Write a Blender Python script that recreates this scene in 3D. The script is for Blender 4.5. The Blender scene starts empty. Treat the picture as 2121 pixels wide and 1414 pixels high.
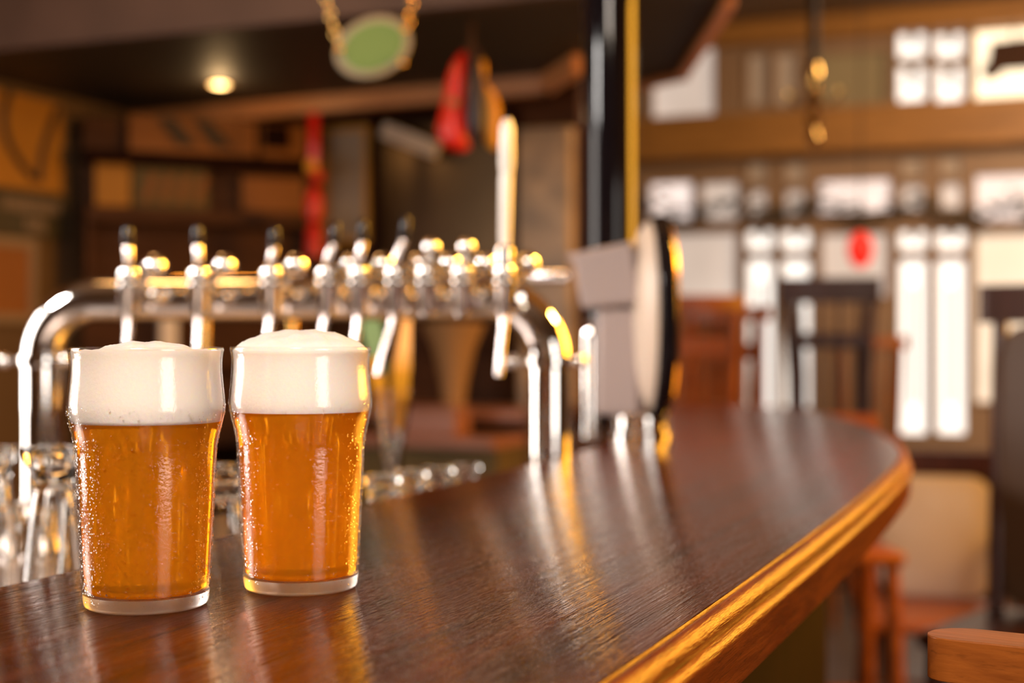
import bpy, bmesh, math, random
from mathutils import Vector, Matrix
random.seed(7)
SC = bpy.context.scene
COL = SC.collection
PI = math.pi

# ------------------------------------------------------------------ camera
F = 50.0 / 36.0 * 2121.0            # focal length in pixels of the 2121 wide frame
YAW = math.radians(22.0)
CS, SN = math.cos(YAW), math.sin(YAW)
BAR = 1.10                          # bar top height
ZC = BAR + 0.1557                   # camera height
cam_d = bpy.data.cameras.new('camera')
cam = bpy.data.objects.new('camera', cam_d)
COL.objects.link(cam)
cam.location = (0, 0, ZC)
cam.rotation_euler = (PI / 2, 0, YAW)
cam_d.lens = 50
cam_d.sensor_width = 36
cam_d.clip_start = 0.02
cam_d.dof.use_dof = True
cam_d.dof.focus_distance = 0.83
cam_d.dof.aperture_fstop = 4.0
SC.camera = cam

# ------------------------------------------------------------------ view, world, lamps
SC.view_settings.view_transform = 'Standard'
SC.view_settings.look = 'None'
SC.view_settings.gamma = 1.0
SC.view_settings.exposure = 0.0
SC.view_settings.use_curve_mapping = False
SC.cycles.max_bounces = 12
SC.cycles.transparent_max_bounces = 24
SC.cycles.transmission_bounces = 10
SC.cycles.use_denoising = True
SC.cycles.sample_clamp_indirect = 12.0
wld = bpy.data.worlds.new('world')
SC.world = wld
wld.use_nodes = True
wld.node_tree.nodes['Background'].inputs[0].default_value = (1.0, 0.78, 0.55, 1)
wld.node_tree.nodes['Background'].inputs[1].default_value = 0.05


def area_lamp(name, loc, target, sx, sy, power, color, spread=180):
    l = bpy.data.lights.new(name, 'AREA')
    l.shape = 'RECTANGLE'
    l.size, l.size_y = sx, sy
    l.energy = power
    l.color = color
    l.spread = math.radians(spread)
    o = bpy.data.objects.new(name, l)
    COL.objects.link(o)
    o.location = loc
    o.rotation_euler = (Vector(target) - Vector(loc)).to_track_quat('-Z', 'Y').to_euler()
    return o


def point_lamp(name, loc, power, color, r=0.05):
    l = bpy.data.lights.new(name, 'POINT')
    l.energy = power
    l.color = color
    l.shadow_soft_size = r
    o = bpy.data.objects.new(name, l)
    COL.objects.link(o)
    o.location = loc
    return o


WARM = (1.0, 0.43, 0.035)
area_lamp('warm_wall_lamp', (0.95, 3.7, 1.85), (-0.8, 1.6, 1.25), 1.3, 1.1, 115, WARM)
area_lamp('added_tap_spot_left', (-2.3, 0.3, 2.2), (-1.1, 1.75, 1.33), 0.30, 0.30, 4, (1.0, 0.94, 0.88), 45)  # unseen spot added for white glints on the taps
area_lamp('added_tap_spot_right', (0.75, 2.9, 2.5), (-1.1, 1.75, 1.33), 0.30, 0.30, 11, (1.0, 0.50, 0.06), 45)  # its warm counterpart, added for yellow glints on the taps
area_lamp('softbox_left', (-2.7, 0.90, 1.55), (-1.3, 1.9, 1.35), 0.9, 0.9, 17, (1.0, 0.88, 0.79))
area_lamp('added_key_front', (0.2, -1.2, 2.9), (-0.45, 1.0, 1.1), 0.6, 0.6, 25, (1.0, 0.85, 0.72), 100)  # no fixture here: key light added to brighten the glasses and near bar
area_lamp('added_fill_far', (0.6, 5.8, 3.0), (-1.2, 8.3, 1.6), 1.4, 1.4, 160, (1.0, 0.74, 0.48))  # out-of-view fill added to brighten the far wall
area_lamp('added_fill_back', (-1.9, 2.0, 2.9), (-2.2, 3.6, 1.2), 0.4, 0.4, 14, (1.0, 0.5, 0.16))  # warm fill added out of view for the back wall
point_lamp('added_glint_left', (-0.9, -0.6, 2.7), 5, (1.0, 0.75, 0.45), 0.05)  # small unseen lamp added for highlights on the chrome
point_lamp('added_glint_behind', (0.5, -1.0, 2.6), 6, (1.0, 0.80, 0.55), 0.06)  # second small lamp added behind the camera for chrome highlights


# ------------------------------------------------------------------ coordinates
def W(px, py, d):
    """point seen at a pixel, at the given distance along the view axis"""
    xc = (px - 1060.5) * d / F
    return Vector((xc * CS - d * SN, xc * SN + d * CS, ZC - (py - 707.0) * d / F))


def dv(px, V):
    return V / ((px - 1060.5) / F * SN + CS)


def WV(px, py, V):
    """... on the plane y = V"""
    return W(px, py, dv(px, V))


def WU(px, py, U):
    """... on the plane x = U"""
    return W(px, py, U / ((px - 1060.5) / F * CS - SN))


def WZ(px, py, z):
    return W(px, py, (ZC - z) * F / (py - 707.0))


# ------------------------------------------------------------------ materials
def mat(name):
    m = bpy.data.materials.new(name)
    m.use_nodes = True
    nt = m.node_tree
    b = nt.nodes['Principled BSDF']
    return m, nt, b


def N(nt, t, **kw):
    n = nt.nodes.new(t)
    for k, v in kw.items():
        if k in n.inputs.keys():
            n.inputs[k].default_value = v
        else:
            setattr(n, k, v)
    return n


def c4(c):
    return (c[0], c[1], c[2], 1.0)


def plain(name, col, rough=0.5, metal=0.0, var=0.12, scale=14.0, bump=0.0, spec=0.5, coat=0.0):
    m, nt, b = mat(name)
    tc = N(nt, 'ShaderNodeTexCoord')
    nz = N(nt, 'ShaderNodeTexNoise', Scale=scale, Detail=4.0)
    nt.links.new(tc.outputs['Object'], nz.inputs['Vector'])
    mx = N(nt, 'ShaderNodeMix', data_type='RGBA')
    mx.inputs[6].default_value = c4([x * (1 - var) for x in col])
    mx.inputs[7].default_value = c4([min(1, x * (1 + var)) for x in col])
    nt.links.new(nz.outputs['Fac'], mx.inputs[0])
    nt.links.new(mx.outputs[2], b.inputs['Base Color'])
    b.inputs['Roughness'].default_value = rough
    b.inputs['Metallic'].default_value = metal
    b.inputs['Specular IOR Level'].default_value = spec
    b.inputs['Coat Weight'].default_value = coat
    if bump:
        bp = N(nt, 'ShaderNodeBump', Strength=bump, Distance=0.002)
        nt.links.new(nz.outputs['Fac'], bp.inputs['Height'])
        nt.links.new(bp.outputs[0], b.inputs['Normal'])
    return m


def wood(name, dark, light, stretch=(60, 4, 60), rough=0.35, bump=0.25, coat=0.0, dist=0.0006, pores=0.5, axis=None, spec=0.5, detail=6.0, dis=0.6, tint=None):
    m, nt, b = mat(name)
    tc = N(nt, 'ShaderNodeTexCoord')
    mp = N(nt, 'ShaderNodeMapping')
    mp.inputs['Scale'].default_value = stretch
    nt.links.new(tc.outputs['Object'], mp.inputs['Vector'])
    n1 = N(nt, 'ShaderNodeTexNoise', Scale=1.0, Detail=detail, Roughness=0.6, Distortion=dis)
    nt.links.new(mp.outputs[0], n1.inputs['Vector'])
    n2 = N(nt, 'ShaderNodeTexNoise', Scale=5.0, Detail=3.0, Roughness=0.7)
    nt.links.new(mp.outputs[0], n2.inputs['Vector'])
    rp = N(nt, 'ShaderNodeValToRGB')
    rp.color_ramp.elements[0].position = 0.32
    rp.color_ramp.elements[0].color = c4(dark)
    rp.color_ramp.elements[1].position = 0.70
    rp.color_ramp.elements[1].color = c4(light)
    nt.links.new(n1.outputs['Fac'], rp.inputs[0])
    pr = N(nt, 'ShaderNodeValToRGB')
    pr.color_ramp.elements[0].position = 0.30
    pr.color_ramp.elements[0].color = (1 - pores, 1 - pores, 1 - pores, 1)
    pr.color_ramp.elements[1].position = 0.44
    pr.color_ramp.elements[1].color = (1, 1, 1, 1)
    nt.links.new(n2.outputs['Fac'], pr.inputs[0])
    mx = N(nt, 'ShaderNodeMix', data_type='RGBA', blend_type='MULTIPLY')
    mx.inputs[0].default_value = 1.0
    nt.links.new(rp.outputs[0], mx.inputs[6])
    nt.links.new(pr.outputs[0], mx.inputs[7])
    nt.links.new(mx.outputs[2], b.inputs['Base Color'])
    b.inputs['Roughness'].default_value = rough
    b.inputs['Coat Weight'].default_value = coat
    b.inputs['Specular IOR Level'].default_value = spec
    if tint:
        b.inputs['Specular Tint'].default_value = c4(tint)
    ad = N(nt, 'ShaderNodeMath', operation='ADD')
    nt.links.new(n1.outputs['Fac'], ad.inputs[0])
    nt.links.new(n2.outputs['Fac'], ad.inputs[1])
    bp = N(nt, 'ShaderNodeBump', Strength=bump, Distance=dist)
    nt.links.new(ad.outputs[0], bp.inputs['Height'])
    nt.links.new(bp.outputs[0], b.inputs['Normal'])
    return m


def emit(name, col, strength, var=0.0, scale=3.0):
    m, nt, b = mat(name)
    b.inputs['Base Color'].default_value = c4([x * 0.6 for x in col])
    b.inputs['Emission Color'].default_value = c4(col)
    b.inputs['Emission Strength'].default_value = strength
    if var:
        tc = N(nt, 'ShaderNodeTexCoord')
        nz = N(nt, 'ShaderNodeTexNoise', Scale=scale, Detail=2.0)
        nt.links.new(tc.outputs['Object'], nz.inputs['Vector'])
        mr = N(nt, 'ShaderNodeMapRange')
        mr.inputs[3].default_value = strength * (1 - var)
        mr.inputs[4].default_value = strength * (1 + var)
        nt.links.new(nz.outputs['Fac'], mr.inputs[0])
        nt.links.new(mr.outputs[0], b.inputs['Emission Strength'])
    return m


def clear_glass(name, tint=(1, 1, 1), rough=0.02, ior=1.5, haze=0.0, bump=0.0, bscale=900.0):
    """thin glass wall: see-through with a fresnel sheen, lets light pass"""
    m, nt, b = mat(name)
    nt.nodes.remove(b)
    out = [n for n in nt.nodes if n.type == 'OUTPUT_MATERIAL'][0]
    tr = N(nt, 'ShaderNodeBsdfTransparent')
    tr.inputs[0].default_value = c4(tint)
    gl = N(nt, 'ShaderNodeBsdfGlossy')
    gl.inputs['Roughness'].default_value = rough
    fr = N(nt, 'ShaderNodeFresnel', IOR=ior)
    ge = N(nt, 'ShaderNodeNewGeometry')
    im = N(nt, 'ShaderNodeMapRange')
    im.inputs[3].default_value = ior
    im.inputs[4].default_value = 1.0 / ior
    nt.links.new(ge.outputs['Backfacing'], im.inputs[0])
    nt.links.new(im.outputs[0], fr.inputs['IOR'])
    base = tr
    if haze:
        df = N(nt, 'ShaderNodeBsdfTranslucent')
        df.inputs[0].default_value = (0.9, 0.88, 0.85, 1)
        hm = N(nt, 'ShaderNodeMixShader')
        hm.inputs[0].default_value = haze
        nt.links.new(tr.outputs[0], hm.inputs[1])
        nt.links.new(df.outputs[0], hm.inputs[2])
        base = hm
    ms = N(nt, 'ShaderNodeMixShader')
    nt.links.new(fr.outputs[0], ms.inputs[0])
    nt.links.new(base.outputs[0], ms.inputs[1])
    nt.links.new(gl.outputs[0], ms.inputs[2])
    nt.links.new(ms.outputs[0], out.inputs[0])
    if bump:
        tc = N(nt, 'ShaderNodeTexCoord')
        nz = N(nt, 'ShaderNodeTexNoise', Scale=bscale, Detail=3.0)
        nt.links.new(tc.outputs['Object'], nz.inputs['Vector'])
        bp = N(nt, 'ShaderNodeBump', Strength=bump, Distance=0.0004)
        nt.links.new(nz.outputs['Fac'], bp.inputs['Height'])
        nt.links.new(bp.outputs[0], gl.inputs['Normal'])
        nt.links.new(bp.outputs[0], fr.inputs['Normal'])
    return m


def solid_glass(name, col=(1, 1, 1), rough=0.02, ior=1.48):
    m, nt, b = mat(name)
    b.inputs['Base Color'].default_value = c4(col)
    b.inputs['Roughness'].default_value = rough
    b.inputs['Transmission Weight'].default_value = 1.0
    b.inputs['IOR'].default_value = ior
    return m


def beer_mat():
    m, nt, b = mat('amber_beer')
    nt.nodes.remove(b)
    out = [n for n in nt.nodes if n.type == 'OUTPUT_MATERIAL'][0]
    rf = N(nt, 'ShaderNodeBsdfRefraction', IOR=1.33, Roughness=0.12)
    rf.inputs[0].default_value = (1.0, 0.66, 0.11, 1)
    tl = N(nt, 'ShaderNodeBsdfTranslucent')
    tl.inputs[0].default_value = (1.0, 0.50, 0.020, 1)
    df = N(nt, 'ShaderNodeBsdfDiffuse')
    df.inputs[0].default_value = (0.92, 0.38, 0.013, 1)
    m1 = N(nt, 'ShaderNodeMixShader')
    m1.inputs[0].default_value = 0.40
    nt.links.new(tl.outputs[0], m1.inputs[1])
    nt.links.new(df.outputs[0], m1.inputs[2])
    m2 = N(nt, 'ShaderNodeMixShader')
    m2.inputs[0].default_value = 0.50
    nt.links.new(rf.outputs[0], m2.inputs[1])
    nt.links.new(m1.outputs[0], m2.inputs[2])
    nt.links.new(m2.outputs[0], out.inputs[0])
    return m


def foam_mat():
    m, nt, b = mat('beer_foam')
    tc = N(nt, 'ShaderNodeTexCoord')
    v = N(nt, 'ShaderNodeTexVoronoi', Scale=420.0)
    nz = N(nt, 'ShaderNodeTexNoise', Scale=1600.0, Detail=3.0)
    nt.links.new(tc.outputs['Object'], v.inputs['Vector'])
    nt.links.new(tc.outputs['Object'], nz.inputs['Vector'])
    b.inputs['Base Color'].default_value = (0.97, 0.865, 0.815, 1)
    b.inputs['Roughness'].default_value = 0.7
    b.inputs['Specular IOR Level'].default_value = 0.3
    b.inputs['Subsurface Weight'].default_value = 0.6
    b.inputs['Subsurface Radius'].default_value = (0.012, 0.008, 0.004)
    b.inputs['Subsurface Scale'].default_value = 1.0
    ad = N(nt, 'ShaderNodeMath', operation='ADD')
    nt.links.new(v.outputs['Distance'], ad.inputs[0])
    nt.links.new(nz.outputs['Fac'], ad.inputs[1])
    bp = N(nt, 'ShaderNodeBump', Strength=0.25, Distance=0.0006)
    nt.links.new(ad.outputs[0], bp.inputs['Height'])
    nt.links.new(bp.outputs[0], b.inputs['Normal'])
    return m


M = {}
M['bar'] = wood('dark_varnished_bar', (0.020, 0.004, 0.0008), (0.105, 0.021, 0.0035), (75, 2.6, 75), 0.11, 0.8, dist=0.0008, pores=0.6, spec=0.42, detail=3.5, dis=0.2, tint=(1.0, 0.74, 0.52))
M['edge'] = wood('golden_oak_edge', (0.15, 0.024, 0.002), (0.36, 0.078, 0.007), (120, 9.0, 120), 0.36, 0.9, dist=0.0008, pores=0.75, spec=0.16)
M['panel'] = wood('dark_bar_front', (0.008, 0.002, 0.001), (0.020, 0.005, 0.002), (40, 40, 3), 0.85, 0.3, spec=0.08)
M['chair'] = wood('orange_chair_wood', (0.22, 0.055, 0.008), (0.42, 0.12, 0.018), (5, 60, 60), 0.32, 0.3, pores=0.3)
M['chair_dark'] = wood('dark_chair_wood', (0.030, 0.007, 0.003), (0.075, 0.02, 0.008), (60, 60, 5), 0.3, 0.3, pores=0.3)
M['chair_mid'] = wood('reddish_chair_wood', (0.12, 0.032, 0.009), (0.24, 0.075, 0.02), (60, 60, 5), 0.3, 0.3, pores=0.3)
M['brown'] = wood('brown_boards', (0.042, 0.014, 0.005), (0.088, 0.033, 0.011), (4, 30, 30), 0.65, 0.2, spec=0.18)
M['oak'] = wood('honey_oak_beam', (0.30, 0.125, 0.026), (0.48, 0.21, 0.045), (3, 30, 30), 0.45, 0.2)
M['copper'] = wood('copper_brown_trim', (0.46, 0.18, 0.06), (0.66, 0.28, 0.10), (3, 30, 30), 0.4, 0.2)
M['fascia'] = plain('grey_brown_plaster', (0.072, 0.043, 0.036), 0.7, var=0.4, scale=5.0, bump=0.3)
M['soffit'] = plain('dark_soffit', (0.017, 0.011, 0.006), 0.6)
M['chrome'] = plain('polished_chrome', (0.86, 0.83, 0.80), 0.07, 1.0, var=0.03)
M['satin'] = plain('satin_tap_metal', (0.50, 0.44, 0.42), 0.24, 1.0, var=0.05)
M['badgepale'] = plain('beige_badge_face', (0.50, 0.40, 0.32), 0.35, 0.0, var=0.06)
M['postblack'] = plain('gloss_black_post', (0.006, 0.004, 0.005), 0.06, 0.0, var=0.1, spec=0.32)
M['steel'] = plain('brushed_grey_steel', (0.42, 0.36, 0.34), 0.38, 1.0, var=0.05)
M['greycover'] = plain('satin_grey_cover', (0.30, 0.235, 0.22), 0.45, 0.0, var=0.05, spec=0.4)
M['black'] = plain('gloss_black', (0.008, 0.006, 0.007), 0.05, 0.0, var=0.1, spec=0.22)
M['blackmat'] = plain('black_rubber', (0.012, 0.009, 0.009), 0.5)
M['brass'] = plain('polished_brass', (0.85, 0.53, 0.16), 0.16, 1.0, var=0.05)
M['white'] = plain('cream_enamel', (0.80, 0.72, 0.65), 0.25, 0.0, var=0.03)
M['pale'] = plain('pale_upholstery_and_streak', (0.62, 0.54, 0.46), 0.6, var=0.06, scale=8)
M['green'] = plain('green_sign_paint', (0.17, 0.30, 0.060), 0.5, var=0.05)
M['signrim'] = plain('pale_sign_rim', (0.42, 0.36, 0.24), 0.5, var=0.05)
M['red'] = plain('bright_red', (0.62, 0.016, 0.004), 0.3, var=0.2)
M['darkleather'] = plain('dark_leather', (0.022, 0.010, 0.012), 0.4)
M['brownleather'] = plain('dark_brown_leather', (0.075, 0.036, 0.016), 0.5)
M['yellow'] = plain('amber_yellow', (0.78, 0.34, 0.015), 0.35, var=0.1)
M['yellowpaper'] = plain('ochre_poster_paper', (0.36, 0.155, 0.012), 0.7, var=0.25, scale=4)
M['orangepaper'] = plain('orange_brown_paper', (0.22, 0.075, 0.010), 0.7, var=0.3, scale=4)
M['olive'] = plain('olive_paper', (0.10, 0.065, 0.015), 0.7, var=0.4, scale=7)
M['greyp'] = plain('grey_brown_paper', (0.22, 0.15, 0.10), 0.6, var=0.2, scale=4)
M['posterpale'] = plain('pale_poster_sheet', (0.36, 0.27, 0.20), 0.6, var=0.3, scale=5)
M['ochreframe'] = plain('ochre_frame_paint', (0.50, 0.24, 0.02), 0.5, var=0.1)
M['ink'] = plain('dark_ink', (0.03, 0.015, 0.007), 0.7)
M['darkgreen'] = plain('dark_green_board', (0.040, 0.030, 0.016), 0.6)
M['chalk'] = plain('faded_white_paint', (0.22, 0.15, 0.105), 0.7, var=0.2)
M['greenp'] = plain('soft_green', (0.16, 0.26, 0.10), 0.6)
M['leaf'] = plain('dry_leaves', (0.07, 0.05, 0.022), 0.7, var=0.4)
M['stone'] = plain('mottled_stone', (0.36, 0.24, 0.12), 0.35, var=0.9, scale=11, bump=0.8)
M['mirror'] = plain('dark_mirror', (0.10, 0.065, 0.035), 0.30, 1.0, var=0.35, scale=3)
M['tan'] = plain('tan_wicker', (0.32, 0.18, 0.075), 0.6, var=0.3, scale=30)
M['floor'] = plain('brown_floor', (0.085, 0.052, 0.035), 0.35, var=0.15, scale=3)
M['ceiling'] = plain('brown_ceiling', (0.21, 0.12, 0.055), 0.7, var=0.15, scale=3)
M['wall'] = plain('brown_wall', (0.10, 0.055, 0.026), 0.7, var=0.2, scale=3)
M['facade'] = plain('tan_facade_wood', (0.34, 0.20, 0.11), 0.5, var=0.15, scale=3)
M['rosy'] = plain('rosy_counter_top', (0.30, 0.125, 0.075), 0.35, var=0.15, scale=4)
M['pint'] = clear_glass('wet_glass', (1, 0.995, 0.985), 0.03, 1.5, 0.0, bump=0.30, bscale=520)
M['glass'] = solid_glass('bar_glass', (1.0, 0.99, 0.97), 0.0, 1.45)
M['basegl'] = solid_glass('thick_glass_base', (0.98, 0.95, 0.92), 0.35, 1.45)
M['drop'] = solid_glass('water_drop', (1, 0.98, 0.95), 0.0, 1.33)
M['beer'] = beer_mat()
M['foam'] = foam_mat()
M['day'] = emit('daylight_pane', (1.0, 0.95, 0.88), 6.0)
M['dayleft'] = emit('daylight_pane_side', (1.0, 0.95, 0.90), 16.0)
M['bright'] = emit('bright_frosted_pane', (1.0, 0.94, 0.86), 1.35)
M['brightwarm'] = emit('bright_warm_pane', (1.0, 0.83, 0.58), 1.7)
M['soft'] = emit('hazy_pane', (0.90, 0.76, 0.70), 0.95, 0.5, 2.2)
M['softgrey'] = emit('grey_pane', (0.80, 0.67, 0.58), 0.66, 0.5, 2.2)
M['dim'] = emit('dim_pane', (0.50, 0.33, 0.20), 0.35, 0.5, 2.5)
M['dimolive'] = emit('dim_olive_pane', (0.34, 0.22, 0.09), 0.30, 0.4, 2.0)
M['cream'] = emit('cream_pane', (1.0, 0.84, 0.66), 0.72, 0.4, 2.0)
M['downlight'] = emit('downlight_bulb', (1.0, 0.66, 0.26), 9.0)
M['redglow'] = emit('red_lantern_paper', (0.9, 0.02, 0.01), 0.8)


# ------------------------------------------------------------------ mesh helpers
def BM():
    return bmesh.new()


def add_box(bm, lo, hi, mtx=None):
    v = [Vector((x, y, z)) for z in (lo[2], hi[2]) for y in (lo[1], hi[1]) for x in (lo[0], hi[0])]
    if mtx is not None:
        v = [mtx @ p for p in v]
    vs = [bm.verts.new(p) for p in v]
    for f in ((0, 2, 3, 1), (4, 5, 7, 6), (0, 1, 5, 4), (2, 6, 7, 3), (0, 4, 6, 2), (1, 3, 7, 5)):
        bm.faces.new([vs[i] for i in f])
    return vs


def add_rings(bm, rings, cap0=True, cap1=True, closed=True):
    rv = [[bm.verts.new(p) for p in r] for r in rings]
    n = len(rings[0])
    for a, b in zip(rv[:-1], rv[1:]):
        for i in range(n if closed else n - 1):
            j = (i + 1) % n
            bm.faces.new((a[i], a[j], b[j], b[i]))
    if cap0:
        bm.faces.new(rv[0][::-1])
    if cap1:
        bm.faces.new(rv[-1])
    return rv


def add_lathe(bm, prof, n=32, mtx=None, c=(0, 0, 0), loop=False):
    """prof: (r, z) list from bottom to top; poles closed when r is small"""
    c = Vector(c)
    rows = []
    for r, z in prof:
        if r < 1e-6:
            p = Vector((0, 0, z)) + c
            rows.append([bm.verts.new(mtx @ p if mtx else p)])
        else:
            row = []
            for i in range(n):
                a = 2 * PI * i / n
                p = Vector((r * math.cos(a), r * math.sin(a), z)) + c
                row.append(bm.verts.new(mtx @ p if mtx else p))
            rows.append(row)
    prs = list(zip(rows[:-1], rows[1:]))
    if loop:
        prs.append((rows[-1], rows[0]))
    for a, b in prs:
        for i in range(n):
            j = (i + 1) % n
            if len(a) == 1 and len(b) == 1:
                continue
            if len(a) == 1:
                bm.faces.new((a[0], b[j], b[i]))
            elif len(b) == 1:
                bm.faces.new((a[i], a[j], b[0]))
            else:
                bm.faces.new((a[i], a[j], b[j], b[i]))
    if not loop:
        if len(rows[0]) > 1:
            bm.faces.new(rows[0][::-1])
        if len(rows[-1]) > 1:
            bm.faces.new(rows[-1])


def add_tube(bm, pts, r, n=12, caps=True):
    pts = [Vector(p) for p in pts]
    rad = r if isinstance(r, (list, tuple)) else [r] * len(pts)
    rings = []
    up = None
    for i, p in enumerate(pts):
        t = (pts[min(i + 1, len(pts) - 1)] - pts[max(i - 1, 0)]).normalized()
        if up is None:
            ref = Vector((0, 0, 1)) if abs(t.z) < 0.9 else Vector((1, 0, 0))
            up = (ref - t * ref.dot(t)).normalized()
        else:
            up = (up - t * up.dot(t)).normalized()
        sd = t.cross(up)
        rings.append([p + (up * math.cos(2 * PI * k / n) + sd * math.sin(2 * PI * k / n)) * rad[i] for k in range(n)])
    add_rings(bm, rings, caps, caps)


def add_ball(bm, c, r, seg=16, sz=1.0):
    prof = []
    h = seg // 2
    for i in range(h + 1):
        a = -PI / 2 + PI * i / h
        prof.append((max(0.0, r * math.cos(a)) if 0 < i < h else 0.0, r * sz * math.sin(a)))
    add_lathe(bm, prof, seg, None, c)


def add_prism(bm, poly, z0, z1, mtx=None):
    """poly in xy, extruded along z"""
    a = [Vector((p[0], p[1], z0)) for p in poly]
    b = [Vector((p[0], p[1], z1)) for p in poly]
    if mtx is not None:
        a = [mtx @ p for p in a]
        b = [mtx @ p for p in b]
    add_rings(bm, [a, b])


def obj(name, bm, m, parent=None, loc=None, sharp=35, bevel=0.0):
    bmesh.ops.recalc_face_normals(bm, faces=bm.faces)
    me = bpy.data.meshes.new(name)
    bm.to_mesh(me)
    bm.free()
    me.materials.append(m)
    me.shade_smooth()
    me.set_sharp_from_angle(angle=math.radians(sharp))
    o = bpy.data.objects.new(name, me)
    COL.objects.link(o)
    if loc is not None:
        o.location = loc
    if parent is not None:
        o.parent = parent
    if bevel:
        md = o.modifiers.new('bevel', 'BEVEL')
        md.width = bevel
        md.segments = 3
        md.limit_method = 'ANGLE'
        md.angle_limit = math.radians(40)
    return o


def thing(name, label, cat, loc=(0, 0, 0), rz=0.0, group=None):
    o = bpy.data.objects.new(name, None)
    o.empty_display_size = 0.05
    COL.objects.link(o)
    o.location = loc
    o.rotation_euler = (0, 0, rz)
    return tag(o, label, cat, group)


def tag(o, label, cat, group=None):
    o['label'] = label
    o['category'] = cat
    if group:
        o['group'] = group
    return o


def struct(name, bm, m, label=None, bevel=0.0):
    o = obj(name, bm, m, bevel=bevel)
    o['kind'] = 'structure'
    if label:
        o['label'] = label
    return o


def dup(root, loc, rz, label, group=None):
    def cp(o, parent):
        c = o.copy()
        COL.objects.link(c)
        if parent:
            c.parent = parent
        for ch in list(kids.get(o.name, [])):
            cp(ch, c)
        return c
    kids = {}
    for o in list(COL.objects):
        if o.parent:
            kids.setdefault(o.parent.name, []).append(o)
    r = cp(root, None)
    r.location = loc
    r.rotation_euler = (0, 0, rz)
    r['label'] = label
    if group:
        r['group'] = group
    return r


def face_cam(p):
    """z rotation that turns a thing's -y side towards the camera"""
    return math.atan2(p[1], p[0]) - PI / 2


def frame_mtx(p, yaw):
    return Matrix.Translation(p) @ Matrix.Rotation(yaw, 4, 'Z')


# ------------------------------------------------------------------ room
LW, RW, RV, FV, CE = -3.15, 2.6, -2.6, 8.3, 3.12      # left, right, rear, far, ceiling
b = BM(); add_box(b, (LW - .1, RV - .1, -0.1), (RW + .1, FV + .6, 0)); struct('floor', b, M['floor'])
b = BM(); add_box(b, (LW - .1, RV - .1, CE), (RW + .1, FV + .6, CE + .1)); struct('ceiling', b, M['ceiling'])


def holed_wall(name, m, axis, at, thick, a0, a1, z0, z1, holes):
    """wall slab with rectangular holes (a_lo, a_hi, z_lo, z_hi), built of joined cells"""
    bm = BM()
    As = sorted({a0, a1} | {h[0] for h in holes} | {h[1] for h in holes})
    Zs = sorted({z0, z1} | {h[2] for h in holes} | {h[3] for h in holes})
    for i in range(len(As) - 1):
        for k in range(len(Zs) - 1):
            ca, cz = (As[i] + As[i + 1]) / 2, (Zs[k] + Zs[k + 1]) / 2
            if any(h[0] < ca < h[1] and h[2] < cz < h[3] for h in holes):
                continue
            if axis == 'x':
                add_box(bm, (As[i], at, Zs[k]), (As[i + 1], at + thick, Zs[k + 1]))
            else:
                add_box(bm, (at, As[i], Zs[k]), (at + thick, As[i + 1], Zs[k + 1]))
    bmesh.ops.remove_doubles(bm, verts=bm.verts, dist=1e-5)
    bm.verts.index_update()
    seen = {}
    for f in list(bm.faces):
        key = tuple(sorted(v.index for v in f.verts))
        seen.setdefault(key, []).append(f)
    dead = [f for fs in seen.values() if len(fs) > 1 for f in fs]
    bmesh.ops.delete(bm, geom=dead, context='FACES_ONLY')
    return struct(name, bm, m)


LWIN = (0.40, 0.90, 0.75, 2.30)
RWIN = (-1.30, 0.05, 0.55, 2.10)
holed_wall('wall_left', M['wall'], 'y', LW - .12, .12, RV, FV, 0, CE, [LWIN])
holed_wall('wall_right', M['wall'], 'y', RW, .12, RV, FV, 0, CE, [RWIN])
b = BM(); add_box(b, (LW, RV - .1, 0), (RW, RV, CE)); struct('wall_rear', b, M['wall'])


def side_window(name, x, win, m, inward):
    y0, y1, z0, z1 = win
    bm = BM()
    t = 0.05
    xs = (x - .02, x + .04) if inward > 0 else (x - .04, x + .02)
    for lo, hi in (((xs[0], y0, z0), (xs[1], y0 + t, z1)), ((xs[0], y1 - t, z0), (xs[1], y1, z1)),
                   ((xs[0], y0, z0), (xs[1], y1, z0 + t)), ((xs[0], y0, z1 - t), (xs[1], y1, z1))):
        add_box(bm, lo, hi)
    f = struct(name, bm, M['facade'])
    bm = BM(); add_box(bm, (x - .006 - .03 * inward, y0 + t, z0 + t), (x + .006 - .03 * inward, y1 - t, z1 - t))
    obj('pane', bm, m, f)
    return f


side_window('window_1', LW, LWIN, M['dayleft'], 1)
side_window('window_2', RW, RWIN, M['day'], -1)

# far facade: a wooden wall with panes
panes = []          # (px0, py0, px1, py1, material)
for px0, px1, y1 in ((1541, 1608, 850), (1614, 1684, 850), (1856, 1926, 905), (1934, 2006, 905)):
    panes.append((px0, 472, px1, 524, 'bright'))
    panes.append((px0, 532, px1, y1, 'bright'))
for px0, px1, y0 in ((1545, 1592, 333), (1622, 1672, 333), (1862, 1918, 322), (1944, 1996, 318)):
    panes.append((px0, y0, px1, y0 + 50, 'dim'))
    panes.append((px0, y0 + 58, px1, y0 + 118, 'softgrey'))
panes += [(1690, 366, 1850, 445, 'soft'), (1695, 478, 1845, 620, 'softgrey'),
          (1340, 372, 1440, 462, 'soft'), (1447, 372, 1535, 462, 'softgrey'), (1340, 478, 1532, 640, 'softgrey'),
          (2014, 352, 2240, 462, 'soft'), (2014, 476, 2240, 840, 'cream')]
panes += [(1345, 96, 1486, 246, 'softgrey'), (1545, 108, 1592, 222, 'dim'), (1600, 106, 1655, 222, 'dim'), (1665, 104, 1845, 222, 'dimolive')]
for px0, px1 in ((1853, 1924), (1931, 2002)):
    panes.append((px0, 62, px1, 126, 'bright'))
    panes.append((px0, 132, px1, 216, 'bright'))
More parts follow.
